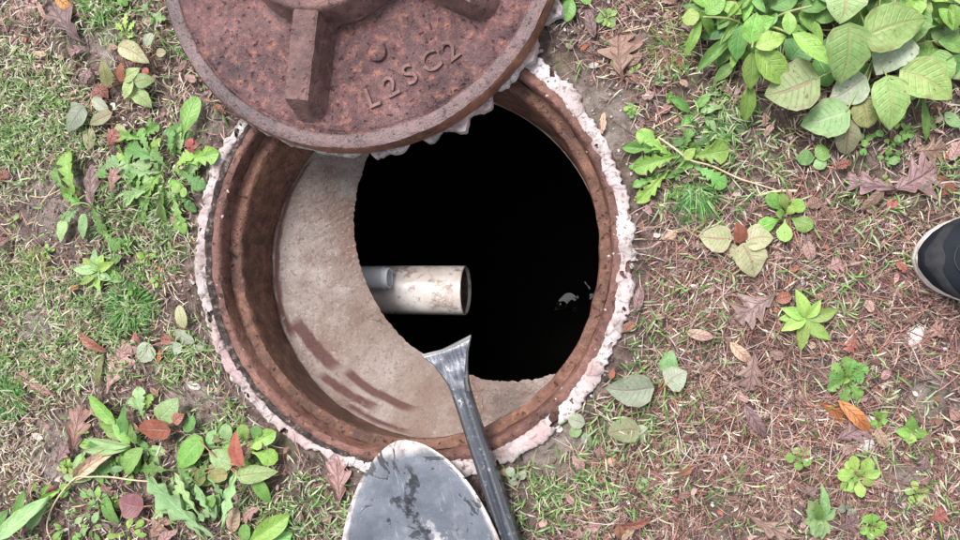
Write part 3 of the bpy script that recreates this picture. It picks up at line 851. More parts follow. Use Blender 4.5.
for j in range(6):
    for i in range(4): F.append((j*5+i, j*5+i+1, (j+1)*5+i+1, (j+1)*5+i))
mesh_obj('insole', V, F, M_SUEDE, shoe)
V, F = [], []
for j in range(9):
    x = .145+.085*j/8
    for i in range(7):
        u = -1+2*i/6; V.append((x, u*.028, .098+.022*j/8-.010*u*u))
for j in range(8):
    for i in range(6): F.append((j*7+i, j*7+i+1, (j+1)*7+i+1, (j+1)*7+i))
q_ = mesh_obj('tongue', V, F, M_CANVAS, shoe); md = q_.modifiers.new('thickness', 'SOLIDIFY'); md.thickness = .005
for k in range(4):
    x = .150+.016*k
    V, F = tube(smooth_path([(x-.004, -.033, .094+.004*k), (x, -.015, .106+.005*k), (x+.004, .015, .106+.005*k), (x+.004, .033, .094+.004*k)], 4), .0028, 6)
    mesh_obj('lace', V, F, M_RUBBER, q_)

# ------------------------------------------------------------------ leaf shapes (unit length, unit width)
def prof_heart(t):  return (min(1, t/.10)**.5*.0+1)*(math.sin(PI*min(1, t*.86+.14)**.92)**.62)*(1 if t > .0 else 0)
def prof_lance(t):  return math.sin(PI*t**.85)**.9
def prof_oblong(t): return .16+.84*math.sin(PI*min(1, max(0, t*1.02-.12))**1.55)**.75 if t < .98 else .12
def prof_oval(t):   return math.sin(PI*t)**.6
SHAPES = {}
def leaf_unit(kind, var):
    key = (kind, var)
    if key in SHAPES: return SHAPES[key]
    rnd = random.Random(hash((len(kind)*31+ord(kind[0])*7+ord(kind[-1]), var)))
    nt_, hu = {'oak': (44, 4), 'dandelion': (30, 3), 'mugwort': (30, 3), 'scrap': (9, 2)}.get(kind, (12, 3))
    V, F, UV = [], [], []
    ph = rnd.random()*6
    bend = rnd.uniform(-.25, .25); sag = rnd.uniform(.03, .16); fold = rnd.uniform(-.06, .30); wav = rnd.uniform(.02, .07)
    if kind in ('oak', 'scrap'): fold = rnd.uniform(-.12, .14); wav = rnd.uniform(.03, .07); sag = rnd.uniform(-.05, .12)
    if kind == 'heart': fold = rnd.uniform(-.05, .22); sag = rnd.uniform(.05, .16); wav = rnd.uniform(.03, .06)
    for i in range(nt_+1):
        t = i/nt_
        for j in range(-hu, hu+1):
            u = j/hu; s_ = 1 if u >= 0 else -1
            sweep = 0
            if kind == 'heart':
                w_ = (1-(1-min(1, t/.28))**2)**.5*(1-max(0, (t-.28)/.72)**1.9)**.95 if t > 0 else 0
                sweep = -.10*abs(u)*(1-sstep(0, .30, t))
            elif kind == 'oval': w_ = prof_oval(t)
            elif kind == 'lance': w_ = prof_lance(t)
            elif kind == 'oblong':
                w_ = .13+.87*sstep(.1, .62, t) if t < .62 else (1-((t-.62)/.38)**2.2)**.55 if t < 1 else 0
            elif kind == 'dandelion':
                env = (.18+.82*sstep(.0, .7, t))*(1 if t < .72 else max(0, 1-((t-.72)/.28)**2)**.6)
                saw = ((t*5.2+.3*s_*.3+ph*.1) % 1.0)
                w_ = env*(.42+.58*saw) if t < .74 else env*.98
                sweep = -.05*abs(u)*(1-t)
            elif kind == 'mugwort':
                env = (.12+.88*sstep(.05, .55, t))*(1 if t < .55 else max(0, 1-((t-.55)/.45)**1.5)**.9)
                saw = abs(((t*4.5+.12*s_) % 1.0)*2-1)
                w_ = env*(.35+.65*saw); sweep = .12*abs(u)
            elif kind == 'oak':
                env = (.10+.9*sstep(.03, .5, t))*(1 if t < .6 else max(0, 1-((t-.6)/.4)**2.0)**.7)
                lob = .5+.5*math.cos(2*PI*(t*(3.6+.25*ph/6)+.11*s_+ph*.06))
                w_ = env*(.40+.60*lob**.55)*(1+.22*noise.noise(Vector((t*7, s_*4, ph+2)))); sweep = .20*abs(u)*env*(.5+lob*.5)
            else:  # scrap: torn leaf piece
                w_ = (prof_oval(t)*.8+.2*(t > .05))*(.7+.6*noise.noise(Vector((t*5, s_*3, ph))))
                w_ = max(.05, w_) if 0 < t < 1 else .12
            jag = .05*noise.noise(Vector((t*9, s_*5, ph))) if kind != 'scrap' else .12*noise.noise(Vector((t*9, s_*5, ph)))
            hw = .5*w_*(1+jag*2)
            x = t + sweep + (.03*noise.noise(Vector((t*4, u*3, ph+9))) if kind in ('scrap', 'oak') else 0)
            y = u*hw + bend*math.sin(PI*t)*.35
            z = sag*math.sin(PI*t) + fold*abs(u)*w_*.5 + wav*noise.noise(Vector((t*5, u*2.5, ph+3)))*(.3+abs(u)) - .04*t*t
            V.append((x, y, z)); UV.append((u*.5+.5, t))
    m = 2*hu+1
    for i in range(nt_):
        for j in range(m-1): F.append((i*m+j, i*m+j+1, (i+1)*m+j+1, (i+1)*m+j))
    me = bpy.data.meshes.new('leaf_'+kind)
    me.from_pydata(V, [], [f[::-1] for f in F]); me.polygons.foreach_set('use_smooth', [True]*len(me.polygons))
    ul = me.uv_layers.new(name='UVMap')
    for l in me.loops: ul.data[l.index].uv = UV[l.vertex_index]
    me.update(); SHAPES[key] = me
    return me

MESHMAT = {}
def leaf_mesh(kind, var, mat):
    k = (kind, var, mat)
    if k not in MESHMAT:
        me = leaf_unit(kind, var).copy(); me.materials.clear(); me.materials.append(LM[mat]); MESHMAT[k] = me
    return MESHMAT[k]

PXM = 1.0   # width in px -> metres at the ground, set per call
def add_leaf(parent, name, kind, mat, bp, tp, wpx, zb, zt, roll=None, zs=1.0):
    """leaf from base pixel to tip pixel, at heights zb, zt above the ground"""
    g0, g1 = G(*bp), G(*tp)
    B = G(*bp, H(g0.x, g0.y)+zb); T = G(*tp, H(g1.x, g1.y)+zt)
    d = T-B; L = max(d.length, .004)
    X = d.normalized(); Y = Vector((0, 0, 1)).cross(X)
    Y = Y.normalized() if Y.length > 1e-4 else Vector((0, 1, 0))
    Z = X.cross(Y)
    R = Matrix((X, Y, Z)).transposed().to_4x4()
    R = R @ Matrix.Rotation(roll if roll is not None else random.uniform(-.22, .22), 4, 'X')
    wm = wpx*((CAM_H-(B.z+T.z)/2)/FPX)*1.03
    me = leaf_mesh(kind, random.randrange(5), mat)
    o = bpy.data.objects.new(name, me); link(o)
    Mw = Matrix.Translation(B) @ R @ Matrix.Diagonal((L, wm, L*.8*zs, 1))
    if parent:
        o.parent = parent
        Mw = Matrix.Translation(-parent.location) @ Mw
    o.matrix_basis = Mw
    return o

def stalk(parent, name, pts, r0, r1, mat):
    P = smooth_path(pts, 5)
    V, F = tube(P, [r0+(r1-r0)*i/(len(P)-1) for i in range(len(P))], 6)
    off = parent.location if parent else Vector()
    return mesh_obj(name, [Vector(v)-off for v in V], F, mat, parent)

def gz(px, py, dz=0.0):
    g = G(px, py); z = H(g.x, g.y)+dz
    return G(px, py, z)

def plant(name, px, py, label, cat='plant', group=None):
    p = gz(px, py); p.z -= .002
    return empty(name, p, label, cat, group)

def leaves(pl, rows, petiole=None, root=None):
    """rows: (kind, mat, base, tip, width_px, zb, zt)"""
    for (kind, mat, bp, tp, wpx, zb, zt) in rows:
        lf = add_leaf(pl, 'leaf', kind, mat, bp, tp, wpx, zb, zt)
        if petiole:
            B = lf.parent.location + lf.matrix_basis.translation
            R0 = Vector(root) if root else pl.location
            d = (B-R0)
            if d.length > .006:
                stalk(pl, 'petiole', [R0, R0.lerp(B, .5)+Vector((0, 0, .25*d.length*.4)), B+Vector((0, 0, .0006))], .0013, .0009, petiole)

def rosette(name, px, py, n, lpx, wpx, kind, mat, label, a0=0, z=.014, jit=.25, group=None, mats=None, lvar=.25, cat='plant'):
    pl = plant(name, px, py, label, cat, group)
    for k in range(n):
        a = a0+2*PI*k/n+random.uniform(-jit, jit); l = lpx*random.uniform(1-lvar, 1+lvar*.6)
        m = random.choice(mats) if mats else mat
        add_leaf(pl, 'leaf', kind, m, (px+1.5*math.cos(a), py-1.5*math.sin(a)), (px+l*math.cos(a), py-l*math.sin(a)), wpx*random.uniform(.8, 1.15), .005+.002*(k % 3), z*random.uniform(.5, 1.2))
    # young centre leaves
    for k in range(2):
        a = a0+k*PI+.7; l = lpx*.33
        add_leaf(pl, 'bud_leaf', 'lance' if kind != 'oblong' else 'oblong', 'lime' if mat in ('bright', 'lime', 'mid') else mat, (px, py), (px+l*math.cos(a), py-l*math.sin(a)), wpx*.45, .010, z*.9+.012)
    return pl

def fill(pl, cx, cy, rx, ry, n, kinds, mats, l, wr, z0, z1):
    for k in range(n):
        a = random.uniform(0, 6.3); q = math.sqrt(random.random())
        x, y = cx+rx*q*math.cos(a), cy+ry*q*math.sin(a)
        L_ = random.uniform(*l); a2 = random.uniform(0, 6.3)
        add_leaf(pl, 'leaf', random.choice(kinds), random.choice(mats), (x, y), (x+L_*math.cos(a2), y+L_*math.sin(a2)), L_*random.uniform(*wr), random.uniform(z0, z1), random.uniform(z0, z1), random.uniform(-.4, .4))

# ------------------------------------------------------------------ plants on the +X side
pl = plant('broadleaf_weed', 868, 62, 'large broadleaf weed with heart-shaped apple green leaves, some red veined')
rt = pl.location + Vector((0, 0, .03))
leaves(pl, [
 ('oval', 'olive', (862, 98), (868, 128), 24, .035, .03),
 ('heart', 'grey', (863, 79), (829, 101), 31, .045, .035),
 ('heart', 'sage', (846, 112), (800, 125), 37, .04, .03),
 ('heart', 'pale', (815, 79), (764, 95), 48, .06, .05),
 ('heart', 'grey', (907, 40), (876, 75), 36, .055, .05),
 ('heart', 'apple', (905, 72), (953, 99), 37, .06, .05),
 ('heart', 'apple', (888, 80), (890, 131), 32, .065, .045),
 ('heart', 'apple', (868, 35), (928, 18), 42, .08, .075),
 ('heart', 'apple', (849, 28), (840, 85), 41, .085, .06),
 ('heart', 'pale', (846, -14), (840, 24), 36, .07, .065),
 ('oval', 'blush', (848, 118), (846, 155), 22, .03, .012),
 ('heart', 'apple', (905, -30), (950, -8), 38, .07, .06),
 ('heart', 'mid', (880, -10), (862, -36), 36, .07, .06),
 ('lance', 'mid', (938, 40), (975, 52), 16, .03, .02),
 ('heart', 'sage', (945, 62), (978, 78), 24, .02, .02),
 ('oval', 'dark', (836, 70), (816, 58), 24, .03, .02),
 ('oval', 'dark', (842, 60), (868, 84), 26, .02, .02),
], M_STEM, rt)
fill(pl, 880, 40, 75, 60, 26, ['heart', 'oval'], ['sage', 'mid', 'olive', 'grey', 'dark'], (24, 38), (.65, .85), .012, .032)
fill(pl, 930, 0, 40, 20, 14, ['heart', 'lance'], ['apple', 'bright', 'mid'], (26, 42), (.4, .75), .03, .06)
stalk(pl, 'stem', [pl.location, pl.location+Vector((0, 0, .02)), rt+Vector((.004, .002, .03))], .003, .0022, M_RSTEM)

pl = plant('lance_leaf_weed', 752, 30, 'tall bright green weed with long lance-shaped leaves beside the broadleaf weed')
rt = pl.location + Vector((0, 0, .02))
A = [
 ('lance', 'dark', (740, 22), (700, 38), 19, .03, .025), ('lance', 'mid', (734, 36), (695, 73), 12, .035, .02),
 ('lance', 'dark', (736, 40), (718, 66), 14, .03, .02), ('lance', 'mid', (735, 62), (713, 82), 11, .02, .012),
 ('lance', 'mid', (741, 24), (737, 62), 18, .045, .035), ('lance', 'bright', (751, 84), (745, 123), 14, .035, .015),
 ('lance', 'bright', (752, 52), (750, 90), 18, .06, .045), ('lance', 'bright', (755, 49), (790, 86), 25, .065, .05),
 ('lance', 'lime', (755, 47), (787, 36), 18, .075, .07), ('lance', 'lime', (792, 33), (830, 64), 17, .085, .08),
 ('lance', 'lime', (790, 35), (788, 10), 13, .085, .09), ('lance', 'bright', (750, 44), (757, 12), 20, .07, .08),
 ('lance', 'bright', (748, 28), (775, 18), 17, .06, .07), ('oval', 'lime', (700, 16), (682, 20), 17, .05, .045),
 ('lance', 'bright', (702, 20), (684, 58), 10, .045, .025), ('lance', 'bright', (705, 14), (726, -4), 16, .05, .055),
 ('lance', 'bright', (722, 4), (742, 14), 12, .05, .05), ('lance', 'bright', (708, 8), (690, -12), 15, .05, .05),
 ('lance', 'mid', (770, 8), (800, -6), 20, .05, .05), ('lance', 'mid', (800, 10), (835, -4), 20, .045, .04),
 ('lance', 'bright', (775, 0), (760, -30), 18, .06, .06), ('lance', 'mid', (810, 4), (812, 32), 22, .03, .03),
 ('lance', 'dark', (790, 60), (808, 40), 30, .03, .03), ('lance', 'mid', (730, 10), (718, 30), 14, .04, .04),
 ('lance', 'mid', (815, 20), (838, 12), 16, .035, .035), ('lance', 'dark', (765, 18), (782, 30), 18, .03, .03),
]
leaves(pl, A)
fill(pl, 765, 4, 75, 22, 48, ['lance'], ['bright', 'mid', 'dark', 'bright'], (18, 36), (.2, .34), .012, .055)
fill(pl, 735, 35, 32, 24, 14, ['lance'], ['mid', 'dark', 'bright'], (16, 28), (.3, .45), .010, .03)
for q in ((752, 48), (790, 34), (703, 17), (812, 6)):
    e = G(*q, .07)
    stalk(pl, 'stem', [pl.location, pl.location.lerp(e, .5)+Vector((0, 0, .02)), e], .0022, .0014, M_STEM)

pl = plant('dandelion', 676, 163, 'dandelion with toothed leaves and a long tan fallen flower stalk')
leaves(pl, [
 ('dandelion', 'bright', (672, 156), (637, 131), 17, .012, .02), ('dandelion', 'mid', (668, 152), (622, 147), 12, .01, .014),
 ('dandelion', 'bright', (676, 156), (633, 169), 20, .016, .016), ('dandelion', 'bright', (668, 170), (636, 203), 15, .012, .012),
 ('dandelion', 'bright', (690, 156), (729, 150), 24, .012, .018), ('dandelion', 'mid', (696, 168), (726, 187), 18, .012, .012),
 ('dandelion', 'mid', (684, 150), (690, 128), 10, .01, .02), ('lance', 'lime', (684, 160), (695, 148), 10, .02, .024),
 ('dandelion', 'mid', (660, 176), (632, 186), 9, .006, .008), ('dandelion', 'dark', (690, 150), (715, 134), 12, .006, .01)])
stalk(pl, 'flower_stalk', [gz(658, 137, .018), gz(674, 148, .022), gz(690, 160, .02), gz(712, 166, .016), gz(738, 178, .012), gz(757, 184, .010), gz(776, 190, .006)], .0016, .0011, M_STRAW)

fill(pl, 680, 160, 45, 34, 20, ['dandelion', 'lance'], ['mid', 'dark', 'bright'], (10, 22), (.3, .5), .004, .010)
pl = plant('rosette_weed', 785, 216, 'bright green rosette weed with blunt paddle leaves at the end of the dandelion stalk')
leaves(pl, [('oblong', 'bright', (784, 213), (768, 193), 13, .008, .02), ('oblong', 'lime', (786, 212), (782, 193), 9, .012, .03), ('oblong', 'bright', (787, 212), (804, 202), 14, .01, .022),
 ('oblong', 'bright', (789, 217), (813, 228), 15, .008, .016), ('oblong', 'lime', (785, 219), (785, 242), 14, .012, .02), ('oblong', 'bright', (782, 218), (757, 229), 14, .008, .014),
 ('oblong', 'lime', (785, 215), (795, 206), 8, .015, .03), ('oblong', 'lime', (785, 215), (776, 212), 8, .015, .03)])
pl = plant('star_weed', 806, 319, 'pale lime star-shaped weed with eight narrow leaves among pine needles')
leaves(pl, [('lance', 'lime', (806, 318), p, w_, .012, z_) for p, w_, z_ in (((796, 289), 12, .02), ((821, 300), 10, .025), ((839, 309), 13, .015), ((831, 341), 12, .012), ((801, 352), 11, .012), ((781, 331), 12, .018), ((778, 319), 10, .012), ((781, 308), 11, .02), ((815, 338), 9, .008))])
rosette('rosette_weed', 847, 377, 9, 23, 12, 'dandelion', 'mid', 'dark green rosette weed with scalloped leaves beside the orange dead leaf', .4, .018)
rosette('rosette_weed', 858, 476, 9, 20, 10, 'oblong', 'lime', 'bright lime rosette weed directly below the pale grey stone', .2, .016)
rosette('seedling', 800, 457, 5, 13, 9, 'oblong', 'bright', 'small four-leaved green seedling in bare pine needle litter', .7, .010)
rosette('seedling', 873, 526, 6, 13, 9, 'oblong', 'bright', 'small green seedling below the lime rosette weed', .3, .012)
pl = plant('seedling', 911, 433, 'narrow-leaved green seedling in mossy soil near the pale grey stone')
leaves(pl, [('lance', 'bright', (911, 433), p, 10, .008, z_) for p, z_ in (((912, 416), .022), ((929, 434), .014), ((895, 431), .014), ((908, 444), .01), ((903, 440), .008))])
rosette('seedling', 917, 494, 6, 12, 8, 'oblong', 'lime', 'small yellow-green seedling in dark bare soil', .6, .010)
rosette('seedling', 879, 420, 5, 11, 7, 'lance', 'bright', 'tiny green seedling behind the orange dead leaf', .9, .012)
pl = plant('upright_weed', 818, 520, 'upright weed with narrow grey-green overlapping leaves beside purple dead leaf')
leaves(pl, [('lance', 'sage', (820, 518), p, w_, .01, z_) for p, w_, z_ in (((822, 484), 10, .04), ((827, 492), 10, .035), ((808, 500), 11, .02), ((836, 509), 10, .02), ((804, 522), 14, .015), ((812, 535), 13, .02), ((830, 534), 10, .02), ((806, 510), 9, .02), ((822, 540), 10, .02))]
 + [('lance', 'mid', (818, 520), (816, 500), 8, .02, .045), ('lance', 'sage', (822, 524), (814, 538), 8, .02, .03)])
rosette('seedling', 848, 508, 3, 11, 10, 'oval', 'grey', 'tiny pale seedling with round grey-green leaves between two rosettes', 1.2, .008)
pl = plant('blush_seedling', 742, 243, 'four-leaved pinkish seedling with red veins and one red upright leaf')
leaves(pl, [('heart', 'blush', (729, 239), (699, 236), 26, .018, .014), ('heart', 'blush', (748, 240), (774, 238), 25, .018, .016), ('heart', 'blush', (744, 246), (755, 278), 30, .02, .012), ('heart', 'red', (740, 241), (737, 221), 13, .02, .035), ('oval', 'blush', (740, 248), (726, 254), 15, .008, .006)], M_RSTEM)
pl = plant('two_leaf_seedling', 657, 392, 'seedling with two pale grey-green heart leaves beside the mortar collar')
leaves(pl, [('heart', 'grey', (650, 388), (605, 388), 31, .02, .016), ('heart', 'grey', (668, 383), (687, 372), 26, .022, .026), ('heart', 'sage', (668, 372), (672, 350), 18, .02, .03)], M_RSTEM)
stalk(pl, 'stem', [gz(662, 420, .002), gz(664, 400, .01), gz(666, 370, .02)], .0016, .0012, M_STEM)
pl = plant('purple_seedling', 640, 430, 'round grey-purple leaf lying by two heart-leaved seedling')
leaves(pl, [('heart', 'blush', (637, 430), (607, 434), 25, .012, .01), ('oval', 'grey', (636, 426), (646, 436), 14, .006, .006)])
pl = plant('trefoil', 582, 428, 'three small round grey-green leaves on the edge of the mortar collar')
leaves(pl, [('oval', 'grey', (585, 424), (568, 418), 16, .012, .012), ('oval', 'sage', (582, 430), (569, 434), 11, .01, .01), ('oval', 'grey', (584, 433), (588, 446), 10, .008, .006)])
rosette('trefoil', 515, 477, 3, 12, 11, 'oval', 'grey', 'pair of pale round leaves beside the digging bar shaft', .3, .010)
pl = plant('round_leaf_herb', 816, 158, 'three round dull green leaves under the broadleaf weed')
leaves(pl, [('oval', 'mid', (814, 158), (797, 159), 15, .012, .012), ('oval', 'mid', (815, 156), (829, 150), 16, .014, .012), ('oval', 'sage', (817, 158), (824, 169), 12, .01, .008)], M_STEM)
for (x, y, lab) in ((868, 140, 'low trefoil herb with small leaflets growing below the pointed blush leaf'), (888, 156, 'low trefoil herb just above the large purple dead leaf'), (905, 138, 'low trefoil herb on bare soil below the apple green leaves')):
    pl = plant('trefoil', x, y, lab)
    for k in range(9):
        a = random.uniform(0, 6.3); r_ = random.uniform(2, 13); qx_, qy_ = x+r_*math.cos(a), y+r_*math.sin(a)*.8
        a2 = random.uniform(0, 6.3); l = random.uniform(5, 9)
        add_leaf(pl, 'leaf', 'oval', random.choice(['mid', 'sage', 'mid']), (qx_, qy_), (qx_+l*math.cos(a2), qy_+l*math.sin(a2)), l*.85, .006+.008*random.random(), .006+.01*random.random())
rosette('variegated_herb', 607, 18, 9, 11, 6, 'oblong', 'apple', 'small yellow-green variegated herb beside the lid edge', 0, .012, cat='plant')
pl = plant('leaf_blade_weed', 566, 14, 'single broad green leaf poking out beside the lid edge'); leaves(pl, [('oblong', 'mid', (572, -8), (566, 22), 14, .012, .012), ('oblong', 'mid', (578, -12), (590, 4), 10, .008, .01)])
rosette('seedling', 634, 68, 5, 7, 5, 'oval', 'lime', 'tiny lime seedling beside the forked brown leaf', .2, .008)
pl = plant('small_lance_weed', 700, 108, 'low weed with small lance leaves under the tall lance-leaved weed')
leaves(pl, [('lance', 'mid', (690, 112), (668, 95), 9, .006, .014), ('lance', 'mid', (697, 108), (712, 92), 9, .008, .014), ('lance', 'sage', (700, 112), (722, 106), 9, .006, .012), ('lance', 'mid', (694, 115), (680, 128), 8, .004, .008), ('lance', 'sage', (706, 116), (716, 132), 8, .004, .008)])
pl = plant('strap_leaf_weed', 905, 118, 'upright green strap leaf below the apple green leaves'); leaves(pl, [('lance', 'mid', (926, 142), (923, 96), 7, .006, .03), ('lance', 'sage', (945, 112), (962, 128), 10, .01, .012), ('lance', 'mid', (945, 30), (915, 6), 9, .02, .05)])

# ------------------------------------------------------------------ plants on the -X side
pl = plant('knotweed_seedling', 131, 80, 'seedling with pale pinkish heart leaves and a red leaf near the lid')
leaves(pl, [('heart', 'blush', (121, 46), (149, 63), 21, .035, .03), ('heart', 'pale', (124, 78), (140, 68), 15, .03, .032), ('heart', 'pale', (132, 80), (123, 99), 18, .03, .02), ('heart', 'pale', (136, 82), (155, 80), 16, .03, .025), ('heart', 'pale', (134, 91), (152, 108), 18, .025, .015),
 ('heart', 'olive', (108, 84), (102, 58), 15, .025, .03), ('heart', 'red', (121, 80), (121, 62), 10, .03, .04), ('oval', 'grey', (146, 46), (152, 33), 12, .02, .022), ('oval', 'blush', (156, 54), (166, 52), 10, .015, .015), ('heart', 'redbrown', (102, 92), (90, 98), 18, .01, .008), ('oval', 'red', (142, 74), (148, 68), 7, .03, .03)], M_RSTEM)
pl = plant('pale_seedling', 92, 122, 'cluster of whitish grey-green leaves beside red-brown leaf scraps')
leaves(pl, [('heart', 'grey', (82, 108), (67, 132), 21, .022, .016), ('oval', 'grey', (92, 98), (108, 110), 15, .015, .015), ('heart', 'blush', (110, 114), (88, 124), 16, .018, .012), ('oval', 'blush', (92, 128), (88, 150), 15, .012, .008), ('oval', 'blush', (116, 124), (127, 138), 14, .012, .008), ('oval', 'grey', (80, 104), (74, 112), 14, .02, .018)], M_RSTEM)
# dandelion mass
pl = plant('dandelion', 172, 172, 'dandelion clump with ragged bright green leaves touching the mortar collar')
leaves(pl, [('oblong', 'bright', (182, 140), (197, 96), 21, .02, .02), ('dandelion', 'bright', (180, 164), (219, 153), 22, .018, .016), ('dandelion', 'bright', (176, 168), (193, 152), 16, .02, .022), ('dandelion', 'bright', (164, 170), (142, 196), 15, .016, .012), ('dandelion', 'mid', (168, 168), (152, 148), 14, .016, .018),
 ('dandelion', 'mid', (164, 162), (126, 146), 22, .012, .012), ('dandelion', 'sage', (160, 172), (122, 172), 16, .012, .01), ('dandelion', 'mid', (180, 172), (205, 188), 17, .014, .012), ('dandelion', 'mid', (175, 196), (184, 234), 17, .012, .008), ('oval', 'lime', (180, 192), (172, 186), 11, .02, .02), ('oval', 'lime', (180, 192), (187, 193), 11, .02, .02),
 ('dandelion', 'mid', (165, 182), (165, 222), 12, .01, .008), ('dandelion', 'sage', (158, 186), (124, 204), 18, .01, .008), ('dandelion', 'mid', (150, 150), (140, 128), 14, .012, .014), ('dandelion', 'mid', (172, 158), (172, 128), 11, .014, .02), ('dandelion', 'sage', (188, 178), (200, 160), 12, .01, .014),
 ('dandelion', 'dark', (150, 176), (128, 188), 14, .006, .006), ('dandelion', 'mid', (146, 140), (118, 136), 13, .01, .01), ('dandelion', 'dark', (176, 188), (196, 212), 12, .006, .006), ('dandelion', 'mid', (152, 196), (140, 224), 13, .008, .006)])
fill(pl, 160, 168, 42, 36, 34, ['dandelion', 'dandelion', 'oblong', 'oval'], ['mid', 'bright', 'sage', 'dark', 'bright'], (12, 26), (.35, .6), .004, .014)
pl = plant('red_leaf_weed', 192, 146, 'small dark red crumpled leaf cluster above dandelion leaves')
leaves(pl, [('oval', 'red', (190, 147), (185, 140), 9, .03, .03), ('oval', 'red', (190, 147), (198, 143), 9, .03, .028), ('oval', 'red', (191, 146), (192, 153), 10, .028, .024), ('oval', 'red', (190, 146), (192, 138), 7, .03, .034)])
pl = plant('dandelion', 78, 196, 'dandelion with two ragged upright leaves beside purple dead leaf')
leaves(pl, [('dandelion', 'bright', (78, 200), (68, 151), 22, .012, .016), ('dandelion', 'mid', (74, 198), (55, 166), 14, .01, .012), ('dandelion', 'bright', (66, 192), (80, 204), 12, .014, .014), ('dandelion', 'bright', (80, 188), (62, 196), 18, .014, .012)])
pl = plant('trefoil', 80, 212, 'three pale green leaves drooping from a thin arched stem')
leaves(pl, [('heart', 'sage', (66, 222), (60, 243), 17, .016, .01), ('heart', 'sage', (85, 216), (82, 240), 16, .016, .01), ('dandelion', 'sage', (78, 208), (62, 222), 15, .018, .014)])
stalk(pl, 'stem', [gz(62, 220, .016), gz(72, 206, .02), gz(84, 203, .02), gz(92, 208, .014), gz(94, 214, .002)], .0012, .0012, M_STEM)
pl = plant('ragged_weed', 94, 206, 'long ragged green leaf trailing over brown leaf scraps')
leaves(pl, [('dandelion', 'mid', (92, 205), (105, 234), 15, .016, .012), ('dandelion', 'mid', (102, 228), (120, 250), 16, .012, .010), ('dandelion', 'sage', (104, 170), (118, 160), 20, .012, .014), ('dandelion', 'mid', (105, 165), (100, 178), 14, .01, .012)])
pl = plant('star_weed', 97, 272, 'pale green star-shaped weed with pointed leaves beside a grass tuft')
leaves(pl, [('lance', 'lime' if i % 3 else 'sage', (98, 271), p, 11, .012, .018-.001*i) for i, p in enumerate(((94, 248), (103, 254), (114, 262), (72, 269), (80, 285), (99, 293), (112, 280), (82, 258), (90, 290)))])
leaves(pl, [('lance', 'mid', (108, 270), (124, 282), 14, .01, .01), ('lance', 'mid', (110, 262), (122, 256), 12, .01, .012)])
pl = plant('pale_seedling', 180, 338, 'seedling with whitish and purple-tinged leaves beside the mortar collar')
leaves(pl, [('oval', 'blush', (185, 328), (178, 305), 14, .016, .02), ('oval', 'grey', (174, 330), (194, 343), 14, .016, .012), ('oval', 'grey', (170, 350), (182, 346), 15, .012, .014), ('oval', 'redbrown', (176, 342), (160, 338), 10, .014, .012), ('heart', 'grey', (150, 346), (138, 362), 22, .012, .008), ('oval', 'grey', (190, 350), (206, 348), 9, .008, .006)], M_RSTEM)
pl = plant('lance_leaf_weed', 134, 447, 'spreading weed with broad lance-shaped green leaves beside a red leaf')
leaves(pl, [('lance', 'bright', (130, 444), (112, 418), 17, .02, .024), ('lance', 'bright', (116, 424), (87, 396), 19, .024, .018), ('lance', 'sage', (130, 446), (86, 438), 11, .018, .012), ('lance', 'sage', (130, 448), (82, 451), 11, .016, .01), ('lance', 'mid', (126, 440), (124, 404), 14, .018, .03), ('oval', 'mid', (143, 448), (124, 474), 21, .022, .012), ('lance', 'bright', (128, 440), (98, 422), 12, .015, .015), ('lance', 'mid', (136, 444), (130, 424), 9, .02, .03)])
fill(pl, 115, 455, 45, 34, 24, ['lance', 'oblong', 'oval'], ['mid', 'bright', 'sage', 'dark'], (12, 26), (.3, .6), .004, .014)
pl = plant('ragged_weed', 142, 412, 'small pale ragged-leaved weed above the red leaf'); leaves(pl, [('dandelion', 'sage', (144, 418), (139, 386), 17, .016, .02), ('dandelion', 'sage', (140, 410), (130, 398), 12, .012, .014), ('dandelion', 'bright', (146, 412), (152, 394), 10, .012, .016)])
pl = plant('knotweed_seedling', 166, 428, 'seedling with one broad red leaf and a bluish green leaf')
leaves(pl, [('heart', 'red', (168, 430), (137, 429), 24, .035, .03), ('heart', 'sage', (160, 418), (178, 398), 26, .03, .032), ('heart', 'redbrown', (174, 422), (184, 414), 13, .034, .032), ('oval', 'mid', (184, 432), (194, 416), 13, .02, .022), ('oval', 'tan', (140, 432), (124, 424), 18, .012, .008)], M_RSTEM)
pl = plant('knotweed_seedling', 234, 462, 'seedling with dark red upright leaf and glossy green leaves by the collar')
rt = pl.location+Vector((0, 0, .02))
leaves(pl, [('heart', 'bright', (200, 440), (176, 468), 28, .022, .014), ('oblong', 'bright', (250, 446), (276, 432), 17, .03, .024), ('oblong', 'bright', (252, 452), (278, 460), 19, .03, .02), ('oblong', 'bright', (248, 444), (240, 424), 16, .03, .034), ('oblong', 'mid', (254, 442), (258, 426), 14, .03, .034), ('oblong', 'lime', (250, 448), (262, 444), 9, .035, .038),
 ('heart', 'sage', (232, 462), (208, 452), 24, .024, .02), ('heart', 'sage', (228, 470), (202, 472), 22, .02, .012), ('heart', 'olive', (226, 474), (208, 478), 15, .026, .022), ('heart', 'olive', (204, 474), (192, 484), 16, .02, .012), ('heart', 'pale', (240, 476), (278, 472), 20, .03, .026), ('heart', 'bright', (256, 480), (270, 504), 18, .022, .014), ('heart', 'red', (240, 464), (235, 431), 17, .04, .05), ('oval', 'mid', (216, 448), (200, 440), 9, .012, .012), ('heart', 'sage', (196, 470), (178, 478), 18, .012, .01)], M_RSTEM, rt)
fill(pl, 225, 462, 45, 30, 22, ['heart', 'oblong', 'oval'], ['mid', 'sage', 'bright', 'olive', 'dark'], (12, 22), (.55, .8), .006, .018)
pl = plant('mugwort', 218, 536, 'large pale sage weed with deeply cut leaves next to the lance-leaved weed')
